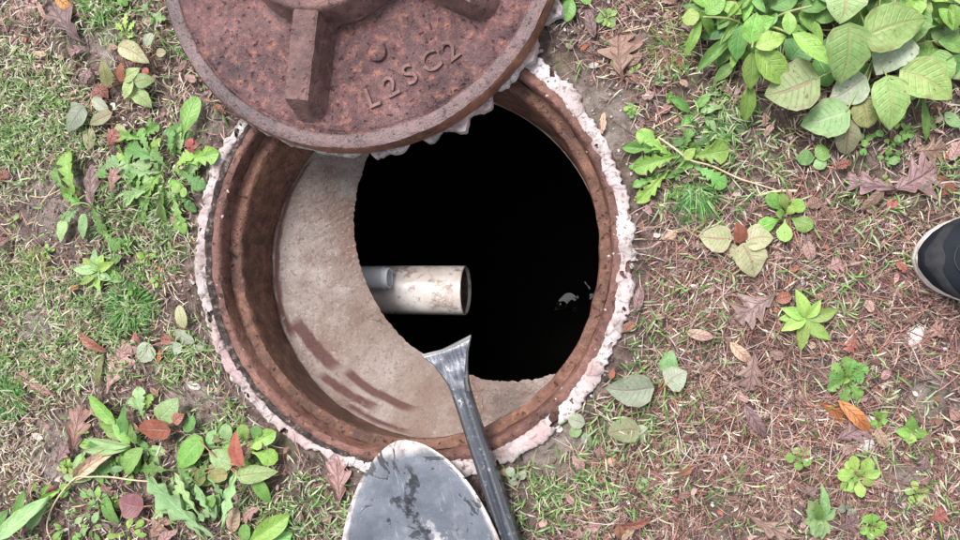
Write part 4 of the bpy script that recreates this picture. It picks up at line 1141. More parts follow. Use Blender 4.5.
leaves(pl, [('mugwort', 'sage', (216, 540), (150, 483), 40, .03, .022), ('mugwort', 'sage', (220, 538), (233, 478), 18, .03, .035), ('mugwort', 'sage', (212, 546), (174, 506), 14, .02, .014), ('mugwort', 'mid', (176, 470), (140, 468), 20, .02, .014), ('mugwort', 'sage', (202, 520), (176, 478), 16, .034, .034), ('mugwort', 'sage', (214, 520), (196, 488), 14, .034, .036), ('oval', 'mid', (206, 508), (214, 496), 12, .03, .03)])
fill(pl, 195, 505, 40, 26, 16, ['mugwort', 'mugwort', 'lance'], ['sage', 'mid', 'sage'], (18, 34), (.3, .5), .008, .024)
pl = plant('broad_leaf_weed', 248, 548, 'weed with two broad rippled green leaves near the shovel blade'); leaves(pl, [('oblong', 'bright', (244, 546), (289, 516), 22, .014, .016), ('oblong', 'mid', (250, 552), (292, 534), 20, .012, .012), ('oblong', 'mid', (244, 548), (246, 524), 14, .012, .018)])
pl = plant('large_lance_weed', -6, 542, 'weed with very large smooth bluish green lance leaves and pale small shoots')
leaves(pl, [('lance', 'sage', (-4, 540), (48, 496), 21, .03, .03), ('lance', 'mid', (14, 524), (24, 489), 13, .025, .03), ('lance', 'sage', (28, 530), (48, 503), 14, .02, .022), ('lance', 'bright', (40, 500), (60, 490), 8, .014, .016), ('lance', 'bright', (42, 496), (50, 484), 7, .014, .02), ('lance', 'bright', (36, 492), (36, 482), 6, .014, .02), ('lance', 'mid', (-8, 530), (8, 510), 14, .02, .02)])
rosette('seedling', 66, 466, 6, 10, 8, 'oval', 'lime', 'bright yellow-green seedling beside the pinkish brown dead leaf', .3, .012)
pl = plant('maroon_leaf_weed', 128, 508, 'round maroon leaf on a red stalk above a broad green leaf')
leaves(pl, [('oval', 'mid', (106, 494), (118, 524), 20, .012, .01), ('heart', 'maroon', (141, 507), (118, 499), 28, .024, .022)])
stalk(pl, 'petiole', [gz(141, 507, .024), gz(149, 506, .016), gz(157, 505, .003)], .0015, .0012, M_RSTEM)
for (x, y, lab) in ((78, 486, 'low leafy herb growing along the long straw stalk'), (98, 500, 'low leafy herb between straw stalk and maroon leaf'), (104, 470, 'low leafy herb under the broad lance leaf'), (68, 528, 'low leafy herb below the long straw stalk'), (92, 526, 'low leafy herb under the maroon leaf'), (128, 534, 'tiny bright yellow-green herb near the sage weed')):
    pl = plant('leafy_herb', x, y, lab)
    for k in range(8):
        a = random.uniform(0, 6.3); r_ = random.uniform(1, 11); qx_, qy_ = x+r_*math.cos(a), y+r_*math.sin(a)*.8
        l = random.uniform(7, 13)
        add_leaf(pl, 'leaf', random.choice(['oblong', 'oval']), 'lime' if x == 128 else random.choice(['mid', 'bright', 'sage']), (qx_, qy_), (qx_+l*math.cos(a), qy_+l*math.sin(a)), l*.6, .008+.008*random.random(), .006+.01*random.random())
pl = plant('small_herb', 130, 25, 'small yellow-green herb with cut leaves in dry grass near the lid'); leaves(pl, [('mugwort', 'lime', (126, 34), p, 9, .01, .015) for p in ((116, 24), (126, 14), (134, 22), (132, 36), (119, 34))])
pl = plant('small_herb', 152, 16, 'pale green lobed leaf pair close to the lid edge'); leaves(pl, [('mugwort', 'sage', (150, 14), (164, 18), 16, .01, .012), ('mugwort', 'sage', (150, 12), (142, 6), 12, .01, .012), ('mugwort', 'mid', (150, 16), (152, 23), 10, .01, .012)])
pl = plant('small_herb', 124, 0, 'green leaf pair at the foot of a grass tuft'); leaves(pl, [('oval', 'bright', (118, -4), (128, 5), 11, .01, .012), ('oval', 'bright', (116, -6), (124, -12), 11, .01, .012)])
rosette('seedling', 146, 258, 5, 12, 7, 'lance', 'bright', 'small pointed green seedling between grass tuft and mortar collar', .2, .012)
rosette('seedling', 125, 246, 6, 11, 7, 'lance', 'mid', 'small green seedling below the dandelion clump', .5, .012)

# ------------------------------------------------------------------ dead leaves lying about
DEAD = [
 # kind mat base tip width label
 ('oak', 'pink', (-18, 26), (32, 2), 40, 'large pinkish brown lobed dead leaf on short grass'),
 ('oak', 'purple', (84, 44), (50, 4), 34, 'purple-brown curled dead leaf beside bright grass tuft'),
 ('oak', 'purple', (88, 46), (68, 52), 12, 'narrow purple-brown dead leaf lobe under the purple curled leaf'),
 ('oval', 'orange', (56, -3), (75, 13), 12, 'small orange dead leaf lying on the purple curled leaf'),
 ('scrap', 'tan', (32, 52), (46, 54), 9, 'small tan leaf scrap in pale short grass'),
 ('scrap', 'pink', (38, 2), (45, 18), 9, 'thin pink leaf scrap between two lobed dead leaves'),
 ('scrap', 'tan', (106, 50), (118, 47), 9, 'pale orange-tan leaf scrap beside the pinkish seedling'),
 ('scrap', 'redbrown', (96, 84), (108, 98), 15, 'red-brown leaf scrap under the pinkish seedling'),
 ('scrap', 'purple', (90, 68), (82, 84), 16, 'dusky purple leaf scrap left by the pinkish seedling'),
 ('scrap', 'brown', (92, 100), (104, 110), 12, 'brown leaf scrap between two pale seedlings'),
 ('oak', 'redbrown', (108, 148), (116, 130), 22, 'dark red-brown dead leaf under the whitish seedling leaves'),
 ('oak', 'brown', (112, 196), (116, 166), 18, 'reddish brown dead leaf beside dandelion clump'),
 ('oval', 'purple', (91, 206), (90, 162), 17, 'long purple-brown dead leaf between dandelion leaves'),
 ('scrap', 'redbrown', (-4, 180), (8, 172), 18, 'red-brown leaf scrap on bare dark soil'),
 ('scrap', 'brown', (-4, 246), (8, 238), 14, 'brown leaf scrap next to the yellow grass tuft'),
 ('scrap', 'brown', (48, 158), (60, 156), 9, 'small dark brown scrap above bare soil'),
 ('scrap', 'orange', (70, 290), (78, 286), 9, 'small orange leaf scrap beside a round clod'),
 ('oak', 'pink', (106, 394), (124, 342), 40, 'large pinkish dead leaf lying below the dark grass tuft'),
 ('oval', 'redbrown', (108, 352), (78, 332), 10, 'slim reddish dead leaf pointing to the dark grass tuft'),
 ('oval', 'olive', (98, 388), (102, 354), 9, 'slim olive leaf lying on the pinkish dead leaf'),
 ('oak', 'brown', (56, 396), (16, 374), 22, 'curled brown lobed dead leaf in pale straw'),
 ('oak', 'brown', (72, 456), (80, 406), 30, 'crumpled reddish brown dead leaf near the yellow-green seedling'),
 ('oval', 'tan', (74, 480), (120, 446), 15, 'long tan folded dead leaf beside the straw stalk'),
 ('oak', 'purple', (55, 464), (66, 446), 18, 'grey-purple dead leaf on bare soil'),
 ('oak', 'brown', (26, 500), (36, 470), 16, 'dark brown leaf scrap above the large lance leaves'),
 ('oak', 'brown', (100, 482), (112, 496), 16, 'rusty brown leaf scrap under the leafy herbs'),
 ('scrap', 'redbrown', (140, 342), (134, 332), 9, 'small brick-red leaf scrap by the pale seedling'),
 ('scrap', 'orange', (160, 350), (158, 362), 8, 'small rust-orange leaf scrap below the pale seedling'),
 ('scrap', 'brown', (150, 388), (158, 396), 11, 'brown leaf scrap above the blue-green leaf'),
 ('oval', 'tan', (232, 532), (236, 508), 17, 'curled cream-tan dead leaf beside the sage weed'),
 ('oak', 'pink', (262, 505), (240, 520), 18, 'pink-brown leaf scrap under the glossy seedling'),
 ('oak', 'brown', (150, 540), (166, 518), 22, 'dark brown curled leaf scrap below the maroon leaf'),
 ('scrap', 'pink', (160, 546), (176, 530), 16, 'pinkish leaf scrap under the sage weed'),
 ('oak', 'pink', (340, 508), (336, 456), 28, 'pink lobed dead leaf beside the shovel blade'),
 ('scrap', 'brown', (186, 60), (178, 72), 9, 'small grey-brown scrap beside the lid'),
 ('scrap', 'pink', (184, 76), (196, 80), 11, 'pale pinkish scrap touching the lid edge'),
 ('oak', 'brown', (622, 80), (619, 34), 40, 'forked reddish brown dead leaf on bare soil'),
 ('oval', 'brown', (626, 66), (642, 52), 9, 'rolled brown leaf tip beside the forked leaf'),
 ('oval', 'purple', (594, 38), (586, 8), 10, 'curled purple-brown leaf strip near the lid edge'),
 ('scrap', 'tan', (604, 112), (602, 134), 8, 'orange-tan bark flake against the mortar collar'),
 ('scrap', 'pink', (642, 98), (654, 92), 11, 'pinkish scrap beside the dandelion with stalk'),
 ('scrap', 'tan', (680, 80), (688, 86), 8, 'tan scrap under the lance leaves'),
 ('oak', 'purple', (892, 192), (938, 166), 44, 'large purple-brown crumpled dead leaf near the shoe'),
 ('oak', 'purple', (898, 190), (846, 180), 20, 'curled purple dead leaf touching the large crumpled leaf'),
 ('oval', 'brown', (884, 188), (862, 210), 9, 'narrow brown leaf strip below the curled purple leaf'),
 ('oak', 'brown', (912, 152), (946, 150), 26, 'brown lobed dead leaf above the large crumpled leaf'),
 ('scrap', 'pink', (950, 160), (962, 140), 16, 'pale pink leaf scrap near the shoe'),
 ('scrap', 'redbrown', (836, 166), (852, 162), 11, 'small flat red-brown leaf below the broadleaf weed'),
 ('oval', 'redbrown', (888, 208), (896, 198), 9, 'small reddish leaf between shoe and crumpled leaf'),
 ('scrap', 'orange', (938, 20), (958, 28), 14, 'bright orange dead leaf beside the apple green leaves'),
 ('scrap', 'tan', (922, 66), (938, 48), 18, 'tan curled dead leaf under the apple green leaves'),
 ('scrap', 'tan', (936, 46), (928, 36), 10, 'small tan leaf scrap beside tan curled leaf'),
 ('oak', 'purple', (776, 294), (738, 320), 34, 'purple-brown lobed dead leaf beside the lime star weed'),
 ('oval', 'redbrown', (776, 300), (792, 296), 11, 'red-brown leaf end next to the lime star weed'),
 ('oval', 'tan', (730, 342), (752, 362), 11, 'tan rolled dead leaf among pine needles'),
 ('oak', 'pink', (754, 350), (750, 390), 24, 'pinkish tan dead leaf beside the tan rolled leaf'),
 ('scrap', 'pink', (770, 352), (784, 358), 12, 'pale pink scrap right of the pinkish tan leaf'),
 ('oval', 'pink', (806, 240), (812, 262), 10, 'pinkish dead leaf strip below the paddle-leaved rosette'),
 ('oak', 'pink', (824, 268), (842, 262), 18, 'pale pink-brown dead leaf above the star weed'),
 ('scrap', 'brown', (808, 206), (822, 200), 14, 'pinkish needle-covered scrap beside the paddle-leaved rosette'),
 ('oak', 'orange', (818, 402), (858, 420), 26, 'bright orange-brown dead leaf beside the dark green rosette'),
 ('oval', 'orange', (838, 400), (870, 432), 13, 'orange-brown folded dead leaf above the pale grey stone'),
 ('oak', 'purple', (836, 440), (866, 424), 24, 'dark purple dead leaf next to the pale grey stone'),
 ('oval', 'tan', (876, 428), (886, 448), 9, 'small orange-tan leaf strip near the tiny seedling'),
 ('oval', 'purple', (744, 404), (766, 438), 11, 'narrow purple dead leaf in pine needle litter'),
 ('oak', 'purple', (926, 452), (924, 470), 12, 'dark crumbled leaf between two seedlings'),
 ('scrap', 'pink', (924, 442), (932, 438), 9, 'small pinkish scrap beside the narrow-leaved seedling'),
 ('oak', 'redbrown', (928, 520), (946, 512), 16, 'red-brown dead leaf in mossy soil'),
 ('oak', 'pink', (744, 512), (790, 538), 18, 'long pinkish brown curled dead leaf in pine needles'),
 ('oak', 'purple', (796, 528), (798, 506), 14, 'dull purple dead leaf beside the upright weed'),
 ('scrap', 'purple', (808, 494), (816, 488), 12, 'grey-purple scrap above the upright weed'),
 ('oak', 'purple', (838, 528), (858, 520), 18, 'purple-grey dead leaf between upright weed and seedling'),
 ('scrap', 'redbrown', (624, 332), (634, 322), 12, 'square red-brown bark scrap against the mortar collar'),
 ('oval', 'purple', (636, 312), (642, 286), 9, 'purple leaf strip beside the mortar collar'),
 ('oval', 'pink', (686, 332), (714, 338), 10, 'pale pink leaf strip in dry needles'),
 ('oak', 'pink', (656, 460), (684, 484), 12, 'pinkish curled leaf strip in dry needles below the seedling'),
 ('scrap', 'pink', (572, 456), (584, 470), 12, 'pale pink scrap on soil below the mortar collar'),
 ('scrap', 'pink', (566, 494), (574, 504), 9, 'small lilac-pink scrap in short green grass'),
 ('oval', 'brown', (600, 446), (604, 462), 9, 'brown leaf strip beside the tan pebble'),
 ('oval', 'redbrown', (620, 526), (652, 518), 8, 'rusty leaf strip in dry needles'),
 ('scrap', 'tan', (622, 540), (634, 526), 10, 'tan curled scrap below the rusty leaf strip'),
 ('scrap', 'brown', (960, 420), (950, 410), 12, 'brown scrap on bare soil near the white chip'),
 ('oak', 'brown', (946, 338), (932, 326), 16, 'grey-brown dead leaf by the white chip'),
 ('oak', 'redbrown', (856, 334), (848, 352), 12, 'pinkish brown leaf strip beside the dark green rosette'),
 ('scrap', 'pink', (872, 312), (866, 300), 11, 'rose-brown scrap between shoe and star weed'),
 ('oak', 'brown', (900, 322), (918, 316), 12, 'brown leaf strip in front of the shoe'),
 ('scrap', 'redbrown', (898, 262), (906, 272), 9, 'rusty scrap at the toe of the shoe'),
]
for i, (kind, mat, bp, tp, wpx, lab) in enumerate(DEAD):
    o = add_leaf(None, 'dead_leaf', kind, mat, bp, tp, wpx, .010+.002*(i % 3), .009+.003*((i*7) % 3), random.uniform(-.18, .18), 1.5)
    tag(o, lab, 'leaf', 'dead leaves lying on the ground')

# many small torn scraps: only their place tells them apart
COLN = {'brown': 'brown', 'pink': 'pinkish', 'purple': 'purple-brown', 'redbrown': 'red-brown', 'tan': 'tan'}
cnt = 0
while cnt < 215:
    x, y = random.uniform(-15, 975), random.uniform(-15, 555)
    g = G(x, y)
    if math.hypot(g.x-FC.x, g.y-FC.y) < .375 or math.hypot(g.x-LC.x, g.y-LC.y) < LID_R+.02 or (900 < x and 205 < y < 315): continue
    if bare(x, y) > .5 and random.random() < .7: continue
    if x < 240 and random.random() < .35: continue
    a = random.uniform(0, 6.3); l = random.choice([8, 9, 10, 12, 14, 17]); mt_ = random.choice(['brown', 'brown', 'pink', 'pink', 'purple', 'redbrown', 'tan'])
    o = add_leaf(None, 'leaf_scrap', random.choice(['scrap', 'scrap', 'oval', 'oak']), mt_, (x, y), (x+l*math.cos(a), y+l*math.sin(a)), l*random.uniform(.3, .75), .005+.004*random.random(), .005+.005*random.random(), random.uniform(-.5, .5), 1.6)
    tag(o, 'small torn %s leaf scrap lost in the ground litter' % COLN[mt_], 'leaf', 'small leaf scraps in the litter'); cnt += 1
for (cx, cy, rx, ry, n_) in ((60, 190, 60, 120, 10), (90, 330, 90, 60, 8), (60, 510, 60, 40, 8), (190, 470, 60, 60, 6), (700, 130, 70, 60, 8), (920, 150, 40, 40, 4), (600, 470, 60, 50, 5)):
    for k in range(n_):
        x, y = cx+random.uniform(-rx, rx), cy+random.uniform(-ry, ry); g = G(x, y)
        if math.hypot(g.x-FC.x, g.y-FC.y) < .385 or math.hypot(g.x-LC.x, g.y-LC.y) < LID_R+.03: continue
        rosette('sprout', x, y, random.choice([3, 4, 5]), random.uniform(6, 10), random.uniform(4, 6), random.choice(['oval', 'oblong', 'lance']), random.choice(['mid', 'bright', 'lime', 'sage']), 'tiny green sprout with a few leaves in the short grass', random.random()*3, .008, group='tiny sprouts in the grass')

# long pale straw stalk
P = [gz(56, 548, .004), gz(47, 528, .010), gz(54, 504, .016), gz(74, 479, .022), gz(88, 477, .024), gz(110, 477, .026), (gz(132, 480, .024)), gz(156, 482, .012)]
Pm = smooth_path(P, 6); V, F = tube(Pm, .0014, 6)
tag(mesh_obj('straw_stalk', V, F, M_STRAW), 'long pale bent straw stalk lying over herbs', 'stalk')
for (pp, rr, lab, mt_) in (
    ([(706, 101), (690, 108), (672, 118), (652, 128)], .0010, 'thin white dry stem over grass under the lance leaves', M_STRAW),
    ([(757, 196), (768, 193), (782, 191), (797, 191)], .0022, 'short pale twig beside the paddle-leaved rosette', M_STRAW),
    ([(806, 158), (802, 180), (794, 196), (788, 208)], .0008, 'reddish pine needle standing by the round-leaved herb', M_RSTEM),
    ([(836, 160), (826, 180), (814, 196), (806, 206)], .0008, 'reddish pine needle lying across pink scraps', M_RSTEM),
    ([(640, 26), (622, 32), (650, 26), (680, 16)], .0008, 'thin straw stem above the forked leaf', M_STRAW),
    ([(818, 438), (845, 446), (870, 452), (885, 458)], .0011, 'thin tan twig under the pale grey stone', M_STRAW),
    ([(771, 405), (772, 425), (771, 452)], .0007, 'pale straight straw beside the narrow purple leaf', M_STRAW),
    ([(876, 352), (896, 336), (918, 318), (932, 300)], .0009, 'reddish twig pointing to the shoe', M_RSTEM),
    ([(738, 270), (752, 268), (770, 262), (800, 278)], .0007, 'thin straw below the blush seedling', M_STRAW),
    ([(40, 205), (52, 190), (60, 178), (62, 172)], .0009, 'pale rootlet on bare dark soil', M_STRAW),
    ([(30, 196), (44, 197), (60, 190)], .0008, 'thin pale straw on bare dark soil', M_STRAW),
    ([(644, 365), (634, 385), (622, 405), (627, 412)], .0011, 'reddish stem between collar and heart-leaved seedling', M_RSTEM)):
    V, F = tube(smooth_path([gz(*q, .006) for q in pp], 5), rr, 6); tag(mesh_obj('stem', V, F, mt_), lab, 'stem')

# ------------------------------------------------------------------ stones
def stone(px, py, wpx, hpx, mat, lab, rot=0, flat=.55, seed=0):
    bm = bmesh.new(); bmesh.ops.create_icosphere(bm, subdivisions=3, radius=1)
    s_ = CAM_H/FPX
    for v in bm.verts:
        n_ = noise.noise(v.co*1.3+Vector((seed, 0, 0)))*.22 + noise.noise(v.co*3+Vector((seed, 4, 0)))*.08
        v.co = v.co*(1+n_)
        v.co = Vector((v.co.x*wpx*.5*s_, v.co.y*hpx*.5*s_, v.co.z*min(wpx, hpx)*.5*s_*flat))
    g = gz(px, py); o = bm_obj('stone', bm, mat); o.location = g+Vector((0, 0, hpx*.5*s_*flat*.45)); o.rotation_euler = (0, 0, rot)
    tag(o, lab, 'stone')
stone(863, 445, 19, 17, M_STONE, 'pale grey angular stone beside dark purple dead leaf', .5, .5, 1)
stone(53, 314, 17, 12, M_OSTONE, 'smooth olive-brown oval pebble on bare soil', .2, .7, 2)
stone(195, 386, 17, 9, M_PSTONE, 'whitish oblong pebble beside the mortar collar', -.2, .6, 3)
stone(611, 461, 11, 11, M_TSTONE, 'round tan pebble in green grass below grey-purple leaf', 0, .8, 4)
stone(914, 336, 15, 24, M_PSTONE, 'jagged white mortar chip below the shoe', -.2, .4, 5)
stone(68, 297, 13, 12, M_OSTONE, 'round dark clod beside the orange leaf scrap', 0, .7, 6)
stone(38, 437, 17, 8, M_PSTONE, 'flat whitish flake on bare grey soil', -.3, .35, 7)
stone(559, 429, 8, 7, M_PSTONE, 'small white chip broken off the mortar collar', .3, .5, 8)
stone(548, 424, 11, 7, M_PSTONE, 'white mortar lump touching the collar edge', .3, .5, 9)
stone(821, 296, 9, 9, M_TSTONE, 'small pinkish pebble above the star weed', .3, .7, 10)
stone(94, 230, 8, 10, M_PSTONE, 'white pebble under the ragged trailing leaf', .6, .6, 11)
stone(668, 16, 11, 9, M_TSTONE, 'brownish pebble in dry litter above the grass tuft', .6, .6, 12)
stone(166, 201, 7, 7, M_OSTONE, 'small round grey pebble in the dandelion clump', 0, .8, 13)
stone(505, 472, 12, 9, M_TSTONE, 'dull pinkish pebble against the digging bar', .2, .6, 14)

#SECTION_STUFF
# ------------------------------------------------------------------ strands (numpy built)
def strands(name, P, az, L, W, z0, z1, arch, curl, colr, mat, seg=3, taper=.25, twist=None):
    """P (n,2) midpoints; each strand a bent flat strip"""
    n = len(P)
    g = np.array([H(x, y) for x, y in P])
    t = np.linspace(0, 1, seg+1)
    V = np.zeros((n, seg+1, 2, 3)); 
    a = az[:, None] + curl[:, None]*(t[None]-.5)
    step = L[:, None]/seg
    dx, dy = np.cos(a)*step, np.sin(a)*step
    cx = np.cumsum(dx, 1)-dx; cy = np.cumsum(dy, 1)-dy
    cx -= cx.mean(1, keepdims=True); cy -= cy.mean(1, keepdims=True)
    wv = W[:, None]*(1-(1-taper)*np.abs(2*t-1)[None]**1.5)*.5
    px, py = -np.sin(a), np.cos(a)
    zz = g[:, None]+z0[:, None]+(z1-z0)[:, None]*t[None]+arch[:, None]*np.sin(PI*t)[None]
    tw = twist if twist is not None else RNG.uniform(-.7, .7, n)
    for s_, k in ((-1, 0), (1, 1)):
        V[:, :, k, 0] = P[:, 0:1]+cx+s_*px*wv*np.cos(tw)[:, None]
        V[:, :, k, 1] = P[:, 1:2]+cy+s_*py*wv*np.cos(tw)[:, None]
        V[:, :, k, 2] = zz+s_*wv*np.sin(tw)[:, None]
    base = (np.arange(n)*(seg+1)*2)[:, None, None]
    q = np.arange(seg)[None, :, None]*2
    F = base+q+np.array([0, 1, 3, 2])[None, None]
    return build_np(name, V.reshape(-1, 3), F.reshape(-1, 4), np.repeat(colr, (seg+1)*2, axis=0), mat)

def build_np(name, V, F, C, mat, smooth=True):
    me = bpy.data.meshes.new(name)
    k = F.shape[1]
    me.vertices.add(len(V)); me.vertices.foreach_set('co', V.astype(np.float32).ravel())
    me.loops.add(F.size); me.loops.foreach_set('vertex_index', F.astype(np.int32).ravel())
    me.polygons.add(len(F)); me.polygons.foreach_set('loop_start', np.arange(0, F.size, k, dtype=np.int32))
    me.update(calc_edges=True); me.validate()
    if smooth: me.polygons.foreach_set('use_smooth', np.ones(len(F), bool))
    at = me.color_attributes.new('Col', 'FLOAT_COLOR', 'POINT')
    at.data.foreach_set('color', np.c_[C, np.ones(len(C))].astype(np.float32).ravel())
    me.materials.append(mat)
    o = bpy.data.objects.new(name, me); return link(o)

X0, X1, Y0, Y1 = -1.22, .56, -.56, .58
def scatter(n, dens):
    """random ground points kept with probability dens(px,py)"""
    out = []
    while len(out) < n:
        x, y = random.uniform(X0, X1), random.uniform(Y0, Y1)
        r_ = math.hypot(x-FC.x, y-FC.y)
        if r_ < .343: continue
        if math.hypot(x-LC.x, y-LC.y) < LID_R-.012: continue
        px, py = PX(x, y)
        # the frame's margin is cleaner
        k = .22+.78*sstep(.350, .40, r_)
        if random.random() < dens(px, py)*k: out.append((x, y))
    return np.array(out)
def blob(px, py, L):
    v = 0
    for (x, y, r_, s_) in L:
        d = math.hypot(px-x, py-y)/r_
        if d < 1.4: v = max(v, s_*(1-sstep(.4, 1.3, d)))
    return v
GREEN = [(30, 120, 60, .9), (10, 90, 45, .8), (60, 130, 40, .9), (20, 160, 40, .5), (40, 345, 55, .7), (100, 320, 60, .6), (15, 285, 40, .7), (140, 220, 60, .6), (150, 240, 40, .5), (190, 360, 35, .8), (215, 430, 40, .7), (310, 505, 45, .9), (560, 480, 48, .95), (600, 420, 36, .7), (530, 510, 30, .7), (690, 180, 55, .6), (720, 130, 45, .75),
         (670, 50, 35, .5), (650, 300, 40, .55), (700, 310, 50, .3), (640, 340, 36, .6), (665, 410, 40, .5), (900, 440, 50, .35), (870, 230, 55, .3), (885, 250, 30, .4), (950, 180, 30, .6), (930, 510, 40, .35), (830, 280, 50, .25), (760, 160, 40, .45), (640, 480, 50, .4), (730, 500, 40, .2), (110, 20, 40, .6), (180, 40, 20, .3), (260, 510, 40, .4), (90, 300, 40, .6), (850, 215, 40, .3), (870, 400, 40, .15)]
STRAWB = [(60, 345, 60, 1), (40, 300, 50, .7), (30, 80, 60, .7), (20, 440, 40, .8), (40, 470, 35, .9), (60, 120, 50, .6), (30, 150, 50, .5), (160, 100, 40, .5), (170, 230, 40, .6), (210, 350, 40, .4)]
NEEDLE = [(720, 420, 90, 1), (780, 440, 90, 1), (700, 300, 80, .8), (820, 260, 80, .7), (850, 400, 90, .7), (660, 500, 70, .8), (900, 480, 80, .7), (900, 330, 70, .8), (640, 240, 40, .7), (680, 260, 60, .7), (600, 500, 60, .5), (640, 40, 50, .9), (760, 300, 80, .7), (880, 250, 60, .6)]
SP = lambda px, py: noise.noise(Vector((px*.02, py*.02, 0)))
def dn_dry(px, py): return max(.12, (.55+.45*SP(px, py)*1.4)*(1-.85*bare(px, py)))
def dn_straw(px, py): return (.12+.88*blob(px, py, STRAWB))*(1-.8*bare(px, py))
def dn_need(px, py): return (.10+.9*blob(px, py, NEEDLE))*(1-.8*bare(px, py))*(.6+.8*max(0, SP(px*1.7, py*1.7)+.3))
def dn_green(px, py): return (.05+blob(px, py, GREEN))*(1-.75*bare(px, py))*(.35+max(0, noise.noise(Vector((px*.05, py*.05, 3)))+.35))

def pal(n, cols, wts, var=.25):
    c = np.array(cols)[RNG.choice(len(cols), n, p=np.array(wts)/sum(wts))]
    return np.clip(c*RNG.uniform(1-var, 1+var, (n, 1))*RNG.uniform(.93, 1.07, (n, 3)), 0, 1)
U = RNG.uniform
def litter(name, n, dens, l, w_, zmax, cols, wts, mat, curl=.8, arch=.004, label=None, cat=None, seg=3):
    P = scatter(n, dens)
    o = strands(name, P, U(0, 2*PI, n), U(*l, n)*U(.6, 1.2, n), U(*w_, n), U(.0008, zmax, n), U(.0008, zmax, n), U(0, arch, n), U(-curl, curl, n), pal(n, cols, wts), mat, seg)
    return tag(o, label, cat, None, 'stuff')
TAN, STRAWC, PALE, GREYB, DARK, REDN, PINKB = (.22, .145, .112), (.33, .26, .18), (.46, .395, .34), (.18, .145, .135), (.042, .026, .022), (.21, .085, .068), (.29, .18, .165)
litter('dry_grass_litter', 15000, dn_dry, (.008, .030), (.0009, .0026), .006, [TAN, STRAWC, PALE, GREYB, DARK, PINKB, (.56, .50, .43)], [2.5, 1.5, 1.3, 3, 5, 3, .6], M_STRAND, .9, .004, 'matted dry grass and stems covering the soil', 'litter')
litter('straw_litter', 7500, dn_straw, (.010, .030), (.0013, .0028), .008, [STRAWC, PALE, (.40, .40, .25), TAN, (.56, .52, .40)], [3, 2.4, 2, 1, 1], M_STRAND, 1.0, .006, 'pale straw mixed in the short grass', 'litter')
litter('pine_needle_litter', 12000, dn_need, (.025, .070), (.0007, .0014), .008, [REDN, (.34, .19, .15), PINKB, PALE, TAN, DARK, (.45, .34, .28)], [4, 3, 3, 1.3, 2, 3.5, 1.2], M_STRAND, .5, .004, 'reddish brown pine needles strewn over the soil', 'pine needles', 3)
# green blades: short, rising out of the ground
n = 9500
P = scatter(n, lambda x, y: dn_green(x, y)*(1 if x < 250 else .62))
o = strands('short_grass', P, U(0, 2*PI, n), U(.010, .030, n)*U(.7, 1.2, n), U(.0014, .0034, n), U(0, .003, n), U(.002, .020, n), U(0, .006, n), U(-.8, .8, n),
            pal(n, [(.145, .265, .07), (.215, .34, .12), (.32, .41, .21), (.08, .17, .045), (.43, .45, .30)], [3, 3, 2.6, 2.4, 2.0]), M_GRASS, 3, .12)
tag(o, 'short sparse green grass growing through the litter', 'grass', None, 'stuff')

# the same litter and grass further out, coarser
XI = (X0, X1, Y0, Y1)
X0, X1, Y0, Y1 = -2.0, 1.4, -1.35, 1.45
outer = lambda f: (lambda px, py: 0 if (-130 < px < 1090 and -130 < py < 670) else f)
litter('dry_grass_litter', 12000, outer(.8), (.015, .05), (.0014, .0030), .007, [TAN, STRAWC, PALE, GREYB, DARK, PINKB, REDN], [2.5, 1.5, 1.3, 3, 4, 3, 3], M_STRAND, .8, .004, 'matted dry grass and needles on the ground farther out', 'litter')
n = 7000; P = scatter(n, lambda px, py: outer(.9)(px, py)*max(0, .25+noise.noise(Vector((px*.008, py*.008, 5)))))
tag(strands('short_grass', P, U(0, 2*PI, n), U(.015, .040, n), U(.0016, .0036, n), U(0, .003, n), U(.004, .025, n), U(0, .006, n), U(-.8, .8, n),
            pal(n, [(.145, .265, .07), (.215, .34, .12), (.32, .41, .21), (.08, .17, .045)], [3, 3, 2, 2]), M_GRASS, 3, .12), 'patchy short grass on the ground farther out', 'grass', None, 'stuff')
X0, X1, Y0, Y1 = XI

# torn scraps of leaf: bent little quads
def scraps(name, n, dens, smin, smax, cols, wts, label):
    P = scatter(n, dens); V, F = [], []
    for i, (x, y) in enumerate(P):
        s_ = random.uniform(smin, smax)*random.choice([.7, 1, 1, 1.4]); a = random.uniform(0, 6.3); asp = random.uniform(.35, .9)
        z = H(x, y)+random.uniform(.001, .008); tilt = random.uniform(-.45, .45); tilt2 = random.uniform(-.35, .35)
        k0 = len(V)
        pts = [(-1, -.2), (-.45, -.9), (.35, -1), (1, -.3), (.7, .6), (-.1, 1), (-.8, .6)]
        for (u, v) in [(0, 0)]+pts:
            u, v = u*random.uniform(.7, 1.2)*s_, v*random.uniform(.6, 1.2)*s_*asp
            V.append((x+u*math.cos(a)-v*math.sin(a), y+u*math.sin(a)+v*math.cos(a), z+u*tilt+v*tilt2+random.uniform(-.12, .12)*s_))
        for j in range(7): F.append((k0, k0+1+j, k0+1+(j+1) % 7))
    C = np.repeat(pal(n, cols, wts, .3), 8, axis=0)
    o = build_np(name, np.array(V), np.array(F), C, M_SCRAP, True)
    return tag(o, label, 'litter', None, 'stuff')
scraps('leaf_crumb_litter', 5200, lambda x, y: dn_dry(x, y)*.9, .0014, .0062, [(.19, .10, .08), (.28, .175, .155), (.12, .062, .052), (.36, .26, .225), (.22, .15, .145), (.27, .095, .055), (.5, .44, .41), (.065, .04, .034)], [3, 3.4, 3, 2.6, 2.6, 1, 1.6, 2.4], 'small torn brown leaf fragments over the soil')
